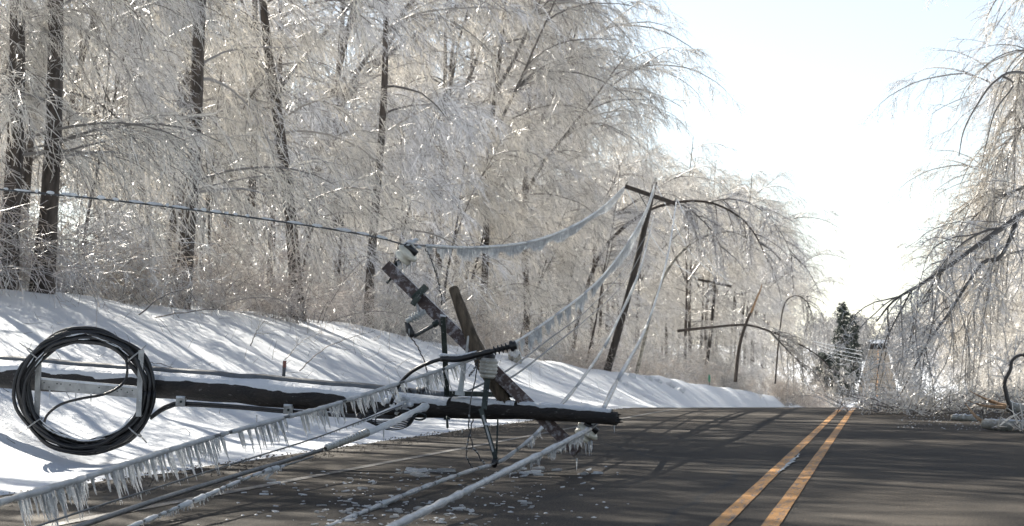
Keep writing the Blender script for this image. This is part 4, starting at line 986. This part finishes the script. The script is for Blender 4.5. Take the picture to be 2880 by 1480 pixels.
# ------------------------------------------------------------------ wires, ice sleeves and icicles
def icicles(P, L, w, slant, mat, parent, name='icicles', S=4, tip=0.12):
    """a fringe of tapering icicles: roots P (n,3), lengths L"""
    n = len(P); d = unit(np.array([0, 0, -1.0])+np.asarray(slant)+rng.normal(0, 0.035, (n, 3)))
    f = np.array([0, 0.15, 0.45, 0.8, 1.0]); R = np.array([0.8, 1.0, 0.8, 0.45, tip])
    path = P[:, None]+d[:, None]*L[:, None, None]*f[None, :, None]+rng.normal(0, 0.0015, (n, 5, 3))
    mb = MB(); mb.many(path, w[:, None]*R[None]*(1+0.2*rng.standard_normal((n, 5))), S)
    o = mb.build(name, mat, parent); o['kind'] = 'stuff'
    return o
def wire(name, pts, r, label, core='cable', sleeves=(), combs=(), slant=0.28, n=90, cat='wire', ice='ice', group=None, S=8):
    """pts (u, v, depth); sleeves (u0, u1, radius); combs (u0, u1, px length, per metre, width)"""
    Q_ = spline(pts, n); W_ = np.array([at(*q) for q in Q_]); us = Q_[:, 0]
    o = thing(name, W_[np.argmin(W_[:, 2])], label, cat, group)
    mb = MB(); mb.tube(W_, r, S); mb.build('core', core, o)
    def u2p(u):
        k = np.interp(u, us, np.arange(n)) if us[-1] > us[0] else np.interp(-np.asarray(u), -us, np.arange(n))
        i = np.clip(np.asarray(k).astype(int), 0, n-2); f = (k-i)[..., None]
        return W_[i]+(W_[i+1]-W_[i])*f, Q_[i, 2]
    for u0, u1, rr in sleeves:
        m = max(6, int(abs(u1-u0)/9)); P, _ = u2p(np.linspace(u0, u1, m)); rad = rr*(1+0.10*rng.standard_normal(m)+0.08*np.sin(np.arange(m)*1.3)); rad[0] *= 0.8; rad[-1] *= 0.8
        mb = MB(); mb.tube(P-[0, 0, rr*0.15], rad, 10); mb.build('ice_sleeve', ice, o)
    for c in combs:
        u0, u1, lp, den, w = c[:5]; sl = c[5] if len(c) > 5 else slant
        a, d = u2p(np.linspace(u0, u1, 12)); ln = np.linalg.norm(np.diff(a, axis=0), axis=1).sum(); m = max(3, int(ln*den))
        P, d = u2p(u0+(u1-u0)*np.sort(rng.random(m)))
        L = lp/FPX*d*(0.55+0.55*rng.random(m))*(0.75+0.25*np.sin(np.linspace(0, 9, m)+rng.random()*6))
        icicles(P-[0, 0, r*0.5], L, w*(0.7+0.6*rng.random(m)), sl*_r, 'ice_clear', o)
    return o
def cseq(spec, den, w):
    return [(a, b, l*1.15, den, w) for a, b, l in spec]
# 1: the near line with its combs of icicles, running to the ribbed insulator
wire('iced_line', [(-60,1428,9.7), (0,1411,10.0), (224,1347,11.1), (481,1263,12.6), (716,1196,13.9), (928,1140,15.1), (1118,1079,16.3), (1240,1040,16.9), (1319,1012,17.1), (1350,1006,17.15)], 0.011,
     'ice sleeved wire with combs of long icicles crossing the lower left', sleeves=[(-50, 235, .019), (238, 470, .0185), (474, 600, .019), (618, 640, .015), (650, 795, .018), (812, 960, .0175), (972, 1120, .0165), (1135, 1240, .015), (1250, 1338, .016)],
     combs=cseq([(45,165,112), (152,222,98), (205,240,90), (248,262,70), (288,338,92), (330,368,96), (372,445,88), (440,482,96), (484,528,92), (528,572,88), (558,628,92), (664,682,88), (692,704,80), (714,738,76), (738,778,74), (772,808,70), (842,898,70), (900,922,62), (925,958,60), (946,968,56), (984,998,56), (1002,1012,52), (1016,1058,62), (1064,1086,54), (1090,1112,50), (1126,1142,46), (1168,1202,58), (1196,1262,64), (1268,1302,50)], 62, 0.0075))
# 2: the bare dark cable leaving the strain insulator
w2 = wire('dark_cable', [(905,1266,15.9), (800,1298,14.8), (700,1327,13.8), (456,1402,11.6), (230,1478,10.1), (120,1512,9.6)], 0.0165, 'thick bare dark cable below the icicle hung wire', sleeves=[(660, 456, 0.0)][:0],
     combs=[(812, 752, 62, 60, 0.008, -0.9)])
# 3: thin line
wire('thin_wire', [(1130,1140,17.3), (1000,1190,16.3), (866,1239,15.2), (624,1314,13.4), (447,1370,12.1), (250,1432,10.9), (60,1495,10.0)], 0.006, 'thin dark wire between the icicle hung wire and the bare cable', combs=[(1090, 640, 10, 22, .003), (600, 250, 9, 22, .003)])
# 4: lumpy line on the road
lump = []; u_ = 800
while u_ > 360:
    k_ = 12+30*rng.random(); lump.append((u_, u_-k_, 0.008+0.009*rng.random())); u_ -= k_+10*rng.random()
wire('lumpy_wire', [(880,1285,13.9), (800,1310,13.2), (748,1323,13.0), (650,1362,12.3), (565,1399,11.6), (430,1455,10.8), (330,1495,10.3)], 0.007, 'sagging wire clotted with lumps of ice at the lower left', sleeves=lump, combs=[(790, 400, 22, 30, .005)], ice='ice_white')
# 5: from the standing pole down to the broken brace and on towards the camera
sl5 = []; u_ = 1378
while u_ > 930:
    k_ = 22+40*rng.random(); sl5.append((u_, u_-k_, 0.016+0.003*rng.random())); u_ -= k_+5
sl5 += [(1838, 1700, .026), (1698, 1620, .022), (1618, 1560, .020), (1556, 1500, .018), (1498, 1455, .017), (1452, 1400, .017)]
wire('iced_line', [(1839,606,101.5), (1803,747,76), (1751,870,53), (1700,973,38), (1625,1082,25.5), (1560,1158,20), (1510,1217,18.0), (1440,1275,17.2), (1393,1303,16.9), (1300,1331,15.6), (1150,1386,13.6), (1000,1449,12), (900,1492,11)], 0.010,
     'ice broken wire dropping from the leaning pole to the foot of the broken brace', sleeves=sl5, combs=[(1836, 1700, 9, 14, .02), (1520, 1478, 26, 50, .006), (1370, 1000, 8, 20, .004)])
# 6: the thick iced line through the lower bell insulator
wire('iced_line', [(1903,560,102), (1875,732,70), (1818,916,42), (1736,1070,24.5), (1706,1130,19.3), (1690,1165,17.4), (1676,1196,16.95), (1620,1226,16), (1500,1286,14.3), (1300,1385,12), (1100,1482,10.3), (1030,1516,9.8)], 0.011,
     'thick smooth iced wire from the lower bell insulator to the bottom edge', sleeves=[(1902, 1820, .030), (1818, 1738, .027), (1735, 1692, .024), (1660, 1520, .0215), (1519, 1300, .0215), (1299, 1040, .022)],
     combs=[(1900, 1740, 9, 12, .02), (1658, 1630, 26, 50, .006), (1640, 1600, 40, 60, .0075), (1590, 1540, 36, 50, .007), (1535, 1490, 32, 45, .007), (1480, 1430, 24, 40, .006), (1420, 1300, 14, 30, .005), (1290, 1100, 10, 24, .004)], slant=0.03)
# 7: upper line to the raised bell insulator
lump = []; u_ = 10
while u_ < 1100:
    k_ = 8+40*rng.random()**1.6; lump.append((u_, u_+k_, 0.010+0.008*rng.random())); u_ += k_+6+34*rng.random()**1.5
o = wire('upper_wire', [(-60,524,15.4), (0,533,15.6), (300,562,16.2), (600,598,16.8), (900,640,17.3), (1060,668,17.55), (1140,690,17.68)], 0.0075, 'dark wire dotted with snow lumps crossing the woods at the left', combs=[(10, 1100, 9, 14, .004)], slant=0.0)
Q_ = spline([(-60,524,15.4), (0,533,15.6), (300,562,16.2), (600,598,16.8), (900,640,17.3), (1060,668,17.55), (1140,690,17.68)], 300)
mb = MB()
for u0, u1, rr in lump:
    m = 7; v_ = np.interp(np.linspace(u0, u1, m), Q_[:, 0], Q_[:, 1]); dd = np.interp(np.linspace(u0, u1, m), Q_[:, 0], Q_[:, 2])
    P = np.array([at(a_, b_, c_) for a_, b_, c_ in zip(np.linspace(u0, u1, m), v_, dd)])+[0, 0, rr*0.75]
    mb.tube(P, rr*np.array([.35, .8, 1, .9, 1.05, .8, .3])*(1+0.15*rng.standard_normal(m)), 7)
mb.build('snow_lumps', 'ice_white', o)['kind'] = 'stuff'
wire('iced_line', [(1140,690,17.68), (1200,691,18.1), (1330,696,20.5), (1480,682,26), (1600,641,36), (1690,586,58), (1757,523,101.6)], 0.010, 'sagging wire with a curtain of fine icicles up to the leaning pole', sleeves=[(1195, 1330, .016), (1331, 1480, .018), (1481, 1600, .020), (1601, 1756, .026)],
     combs=[(1200, 1216, 36, 120, .005), (1230, 1258, 40, 120, .005), (1264, 1270, 40, 100, .005), (1286, 1400, 38, 120, .0055), (1400, 1500, 36, 90, .008), (1500, 1600, 32, 60, .012), (1600, 1755, 24, 30, .025)], slant=0.0)
wire('iced_line', [(1842,515,102), (1812,600,80), (1760,690,58), (1700,770,43), (1640,828,33), (1560,888,26), (1500,930,22.5), (1440,968,20), (1405,985,18.6)], 0.010, 'wire with broken icicle curtains from the pole top to the black cable terminator', sleeves=[(1841, 1762, .028), (1760, 1642, .022), (1640, 1562, .019), (1560, 1502, .017), (1500, 1410, .016)],
     combs=[(1840, 1665, 34, 34, .018), (1650, 1618, 44, 90, .008), (1604, 1590, 44, 90, .007), (1580, 1566, 36, 90, .007), (1556, 1534, 40, 90, .007), (1522, 1486, 50, 110, .006), (1474, 1462, 44, 100, .006), (1456, 1444, 40, 100, .006)], slant=0.05)
wire('telecom_cable', [(1831,642,101), (1745,772,60), (1640,882,36), (1540,957,25), (1430,1040,19.5), (1310,1104,17.9)], 0.010, 'upper of two thin grey cables sagging from the leaning pole', n=60)
wire('telecom_cable', [(1834,655,101), (1752,800,60), (1650,897,36), (1555,974,25), (1440,1060,19.5), (1330,1112,17.75)], 0.010, 'lower of two thin grey cables sagging from the leaning pole', n=60)
wire('far_wire', [(1905,562,102), (1985,722,140), (2056,802,172)], 0.028, 'iced wire from the right crossarm end to the second standing pole', core='ice_white', n=30, S=5)
wire('far_wire', [(1842,512,102), (1930,692,136), (2012,778,172)], 0.028, 'iced wire from the pole top to the second standing pole', core='ice_white', n=30, S=5)
wire('far_wire', [(1757,524,102), (1860,705,136), (1962,783,172)], 0.028, 'iced wire from the left crossarm end to the second standing pole', core='ice_white', n=30, S=5)
for k in range(4):
    wire('far_wire', [(2288+k*8,960+k*9,330), (2340,972+k*10,345), (2425,988+k*11,370)], 0.026, 'pale fallen wires strung in front of the dark conifers', core='ice_white', n=16, S=4, group='fallen wires before the conifers')
# thin loose ends
for pts, lab in (([(1343,1016,17.0), (1334,1080,16.98), (1322,1140,16.95), (1318,1200,16.9), (1328,1245,16.85), (1348,1285,16.8), (1366,1312,16.75)], 'kinked black tie wire hanging past the fallen pole'),
                 ([(1330,1178,16.9), (1318,1232,16.86), (1310,1275,16.84), (1318,1300,16.82), (1332,1318,16.8)], 'short thread of loose wire left of the broken brace'),
                 ([(1141,930,17.45), (1170,970,17.5), (1194,1020,17.5), (1204,1075,17.5), (1204,1098,17.5)], 'thin lead hanging from the fuse cutout'),
                 ([(1196,700,17.7), (1212,728,17.7), (1224,762,17.7), (1232,795,17.68), (1241,830,17.65), (1242,858,17.6)], 'thin icy lead hanging from the raised bell insulator'),
                 ([(1340,1022,17.0), (1334,1040,16.99), (1318,1058,16.99)], 'short kinked wire end beside the ribbed insulator')):
    P = pix(pts, 30); P[1:-1] += rng.normal(0, 0.004, (28, 3)); o = thing('loose_wire', P[-1], lab, 'wire')
    mb = MB(); mb.tube(P, 0.0055, 6); mb.build('core', 'rubber', o)
    mb = MB()
    for k in range(9):
        i_ = int(rng.integers(8, 28)); mb.tube([P[i_], P[i_]+(P[i_+1]-P[i_])*0.5], 0.009, 6)
    mb.build('ice_beads', 'ice_clear', o)['kind'] = 'stuff'
# strain insulators at the pole, cased in ice
for pts, r_, lab in (([(1192,1146,17.35), (1150,1166,17.2), (1100,1190,16.95), (1045,1213,16.7), (1030,1218,16.6)], 0.034, 'thick strain insulator cased in ice leaving the fallen pole'),
                     ([(1122,1140,17.5), (1085,1156,17.3), (1040,1176,17.0), (1000,1192,16.75)], 0.017, 'slim iced strain clamp beside the thick strain insulator')):
    P = pix(pts, 26); o = thing('strain_insulator', P[-1], lab, 'insulator')
    mb = MB(); mb.tube(P, r_*(0.75+0.16*rng.random(26)), 12); mb.build('ice_casing', 'ice_white', o)
    mb = MB(); mb.tube([P[0]+(P[0]-P[1])*1.5, P[0], P[2]], [r_*0.8, r_*1.25, r_*0.7], 10); mb.build('shackle', 'ice_white', o)
    if r_ > 0.03:
        s0 = at(1034, 1216, 16.62); ax = at(915, 1262, 15.95)-s0; ln = np.linalg.norm(ax); pr = [(0, 0.018)]; m = 15
        for k in range(m): pr += [(ln*(k+0.15)/m, 0.017), (ln*(k+0.45)/m, 0.036-0.0006*k), (ln*(k+0.8)/m, 0.020)]
        pr += [(ln, 0.018)]
        mb = MB(); mb.lathe(s0, ax, pr, 14); mb.build('ribbed_core', 'porcelain', o)
        mb = MB(); q = np.array([s0+ax*t_ for t_ in np.linspace(0.02, 0.98, 30)])+[0, 0, 0.018]; mb.tube(q, 0.013+0.005*np.sin(np.arange(30)*3.1), 7); mb.build('snow_cap', 'ice_white', o)
        an = np.linspace(0, 6.4, 22); rc = at(1180, 1172, 17.2); mb = MB(); mb.tube(rc+0.055*np.cos(an)[:, None]*_r+0.026*np.sin(an)[:, None]*_u+0.02*np.sin(an)[:, None]*_f, 0.009, 7); mb.build('eye_ring', 'steel', o)
cl = thing('wire_bundle', at(1090, 1185, 17.5), 'tangled loops of thin black wire beneath the fallen pole', 'wire')
an = np.linspace(0, 6.28, 40)
for k in range(6):
    P = at(1088+4*k, 1168+3*k, 17.45)+(0.26-0.02*k)*np.cos(an)[:, None]*_r+(0.045+0.006*k)*np.sin(an)[:, None]*_u+0.10*np.sin(an+0.6)[:, None]*_f
    mb = MB(); mb.tube(P, 0.006, 6); mb.build('wire_loop', 'rubber', cl)
hw = MB()
for k in range(16):
    q = at(1075+80*rng.random(), 1118+30*rng.random(), 17.55+0.1*rng.random()); e = q+rng.normal(0, 0.05, 3); hw.tube([q, (q+e)/2+rng.normal(0, .012, 3), e], [0.018, 0.026, 0.014], 7)
hw.build('iced_hardware', 'ice_white', fp)
mb = MB(); mb.lathe(at(1172, 1112, 17.85), _r, [(0, 0.02), (0, 0.075), (0.02, 0.08), (0.04, 0.06), (0.06, 0.078), (0.09, 0.075), (0.10, 0.05), (0.12, 0.05), (0.12, 0)], 16); mb.build('rubber_boot', 'rubber', fp)
mb = MB(); mb.bar(at(1146, 1095, 17.85), at(1158, 1120, 17.85), 0.05, 0.06, up=toc); mb.build('small_bracket', 'rubber', fp, False)
# single icicles below the wood
for k, (u, v, l, d_) in enumerate(((1079, 1212, 30, 16.7), (1622, 1292, 34, 17.1), (1728, 1192, 26, 16.85), (1300, 1212, 8, 17), (140, 1100, 22, 19), (213, 1106, 30, 19), (256, 1108, 34, 19), (722, 1170, 28, 18.2))):
    q = at(u, v, d_); mb = MB(); mb.tube([q+[0, 0, .01], q-[0, 0, l/FPX*d_*0.5], q-[0, 0, l/FPX*d_]], [0.008, 0.005, 0.001], 6); mb.build('icicle', 'ice_clear', fp)

# ------------------------------------------------------------------ on the snow: branches, stump, lumps
def hit(u, v):
    for d in np.arange(9, 400, 0.15):
        p = at(u, v, d)
        if p[2] <= max(float(ground_z(p[0], p[1])), float(road_z(p[1])) if abs(p[0]) < 5.4 else -99): return p, d
    return at(u, v, 400), 400
BR = [([(842,1042), (900,990), (962,958), (1055,930)], .012, 'long thin bare branch slanting up from the snow left of the crossarm'),
      ([(704,972), (722,930), (745,902)], .012, 'short bare stick standing in the snow above the fallen pole'),
      ([(800,1010), (850,960), (905,935)], .008, 'fine curved twig in the snow left of the long thin branch'),
      ([(405,1020), (460,1025), (505,1045), (530,1060)], .007, 'reddish stem lying on the snow just right of the coil'),
      ([(0,808), (80,802), (160,815)], .05, 'dark fallen limb at the top left corner of the snow bank'),
      ([(30,800), (85,785), (130,745)], .035, 'dark forked limb behind the fallen limb at the left edge'),
      ([(430,892), (520,880), (600,870), (690,880)], .016, 'iced branch arching out of the brush over the snow'),
      ([(390,885), (450,838), (520,818), (560,860)], .016, 'curved frosty branch at the brush edge above the coil'),
      ([(1190,960), (1235,890), (1240,860)], .010, 'thin sapling stem behind the upright bracket')]
for pts, r_, lab in BR:
    p0, d0 = hit(pts[0][0], pts[0][1]+2)
    P = spline([p0]+[at(a_, b_, d0-0.15*(i_+1)) for i_, (a_, b_) in enumerate(pts[1:])], 18); P[1:-1] += rng.normal(0, .008, (16, 3))
    o = thing('bare_branch', p0, lab, 'branch'); mb = MB(); mb.tube(P, np.linspace(r_, r_*.3, 18), 6, 0.1); mb.build('stem', 'limb', o)
    p2, t2 = sprout(P[None], 0.25+0.75*rng.random((1, 22))); B = grow(p2, side_dirs(t2, .6), .15+.45*rng.random(22), 6, .5, .2)
    tw = MB(); tw.many(B, np.full((22, 1), max(.0035, r_*.25))*np.linspace(1, .5, 6)[None], 3, 0.2+0.6*rng.random(22)); tw.build('twigs', 'twig', o, False)
# litter of fine twigs poking through the crust
n = 1000; lx = -13.8+rng.random(n)**0.8*6.8; ly = 18+rng.random(n)**1.3*75; keep = rng.random(n) < np.clip((-7.5-lx)/6, 0.08, 1); lx, ly = lx[keep], ly[keep]; n = len(lx)
az = rng.random(n)*6.28; el = rng.random(n)**2*1.2; p = np.stack([lx, ly, ground_z(lx, ly)-0.01], -1)
B = grow(p, np.stack([np.cos(az)*np.cos(el), np.sin(az)*np.cos(el), np.sin(el)+0.12], -1), .12+.5*rng.random(n)**2, 5, .5, .3)
mb = MB(); mb.many(B, np.full((n, 1), .005)*np.linspace(1, .5, 5)[None], 3, 0.5*rng.random(n)); tag(mb.build('twig_litter', 'limb', None, False), 'fine dead twigs poking through the snow bank', 'twigs', kind='stuff')
def lump_mesh(name, seed, fl=0.6, nn=12):
    r_ = np.random.default_rng(seed); th = np.linspace(0, np.pi, nn); ph = np.linspace(0, 2*np.pi, 2*nn, endpoint=False)
    T_, P_ = np.meshgrid(th, ph, indexing='ij'); k = 1+0.14*np.sin(3*P_+seed)*np.sin(2*T_)+0.10*np.sin(5*P_+2*T_+seed)*np.sin(T_)+0.04*r_.standard_normal(T_.shape)*np.sin(T_)
    V = np.stack([k*np.sin(T_)*np.cos(P_), k*np.sin(T_)*np.sin(P_), fl*k*np.cos(T_)], -1).reshape(-1, 3); i = np.arange(nn*2*nn).reshape(nn, 2*nn)
    a = i[:-1]; b_ = i[1:]; return V, np.stack([a, b_, np.roll(b_, -1, 1), np.roll(a, -1, 1)], -1).reshape(-1, 4)
p0, d0 = hit(1448, 1018); o = thing('icy_stump', p0, 'pale ice capped stump at the top of the snow bank by the terminator', 'stump')
V, Q = lump_mesh('s', 3, 1.3); mb = MB(); mb.add(p0+[0, 0, .12]+V*[.24, .24, .24], Q); mb.build('stump', 'bark_pale', o); mb = MB(); mb.add(p0+[0, 0, .26]+V*[.23, .23, .15], Q); mb.build('snow_cap', 'ice_white', o)
for k, (u, v, s_) in enumerate(((1775, 1060, .5), (1795, 1052, .38), (1822, 1066, .5), (1850, 1075, .45), (1885, 1085, .6), (1740, 1072, .35), (1915, 1100, .5), (1760, 1085, .3))):
    p0, d0 = hit(u, v); s_ *= 0.5; V, Q = lump_mesh("c", 20+k, .6, 9); mb = MB(); mb.add(p0+V*s_+[0, 0, s_*.1], Q); o = mb.build('snow_clod', 'snow'); tag(o, 'ploughed clod of snow on the bank below the leaning pole', 'snow clod', 'ploughed snow clods below the leaning pole')

# ------------------------------------------------------------------ broken ice on the road
CH = []
for k in range(8):
    r_ = np.random.default_rng(50+k); m = 7; a_ = np.sort(r_.random(m)*6.28); rad = 0.6+0.5*r_.random(m)
    top = np.stack([rad*np.cos(a_), rad*np.sin(a_)*(0.45+0.4*r_.random()), 0.34+0.14*r_.random(m)], -1); bot = top*[1.1, 1.1, 0]
    V = np.concatenate([top, bot, [[0, 0, 0.5]], [[0, 0, 0]]]); Q = [(i_, (i_+1) % m, m+(i_+1) % m, m+i_)[::-1] for i_ in range(m)]
    T = [(i_, (i_+1) % m, 2*m) for i_ in range(m)]+[(m+(i_+1) % m, m+i_, 2*m+1) for i_ in range(m)]
    CH.append(mesh_from('ice_fragment', V, [np.array(Q), np.array(T)], 'ice_clear' if k % 2 else 'ice'))
def road_at(u, v):
    dr = _f+(u-1440)/FPX*_r+(740-v)/FPX*_u; t_ = (0.0-CAM[2])/dr[2]; p = CAM+dr*t_; return p
spots = []
def cluster(n, u0, u1, v0, v1, s0, s1):
    for _ in range(n):
        u = u0+(u1-u0)*rng.random(); v = v0+(v1-v0)*rng.random(); spots.append((u, v, 1.25*(s0+(s1-s0)*rng.random()**1.7)))
cluster(12, 1110, 1270, 1318, 1345, .03, .10); cluster(9, 1440, 1570, 1318, 1340, .03, .08); cluster(5, 1640, 1700, 1322, 1338, .03, .07); cluster(46, 950, 1500, 1402, 1445, .014, .045)
cluster(34, 880, 1350, 1435, 1478, .014, .04); cluster(14, 960, 1150, 1340, 1395, .015, .045); cluster(10, 650, 900, 1330, 1390, .02, .06); cluster(12, 1300, 1700, 1345, 1400, .01, .025); cluster(8, 720, 960, 1400, 1470, .015, .04)
for u, v, s_ in spots:
    p = road_at(u, v); o = bpy.data.objects.new('ice_fragment', CH[int(rng.integers(0, 8))]); COL.objects.link(o)
    o.location = (p[0], p[1], 0.03*(1-(p[0]/5.5)**2)-0.03+0.002); o.rotation_euler = (rng.normal(0, .12), rng.normal(0, .12), rng.random()*6.28); o.scale = (s_, s_, s_*0.55)
    tag(o, 'clear broken ice fragment lying on the asphalt near the fallen pole', 'ice', 'broken ice fragments on the asphalt')
n = 260; uu = np.where(rng.random(n) < .7, 900+650*rng.random(n), 500+1300*rng.random(n)); vv = 1310+165*rng.random(n)
P = np.array([road_at(a_, b_) for a_, b_ in zip(uu, vv)]); xr = 1.0+3.5*rng.random(700); yr = 30+15*rng.random(700)
P = np.concatenate([P, np.stack([xr, yr, 0*xr], -1)]); n = len(P); P[:, 2] = road_z(P[:, 1])+0.03*(1-(P[:, 0]/5.5)**2)-0.03+0.004
gs = 0.004+0.009*rng.random(n)**2; V = oct_[None]*gs[:, None, None]*(0.6+0.8*rng.random((n, 6, 1)))*[1.6, 1.2, .7]+P[:, None]
F = (of[None]+6*np.arange(n)[:, None, None]).reshape(-1, 3)
tag(link('ice_crumbs', mesh_from('ice_crumbs', V.reshape(-1, 3), F, 'ice')), 'fine ice crumbs scattered over the asphalt', 'ice', kind='stuff')
# snow ice patch between the yellow lines
V = []; m = 26
for i_ in range(m):
    f_ = i_/(m-1); u = 2182+72*f_; v = 1338-62*f_; p = road_at(u, v); w_ = 0.018*math.sin(math.pi*f_)**.6*(0.6+0.8*rng.random())
    o_ = 0.012*rng.standard_normal(); V += [p+[-w_+o_, 0, .011], p+[w_+o_, 0, .011]]
Q = [(2*i_, 2*i_+1, 2*i_+3, 2*i_+2) for i_ in range(m-1)]
mb = MB(); mb.add(V, Q); tag(mb.build('ice_patch', 'slush', None), 'thin bluish ice patch between the two yellow lines', 'ice')
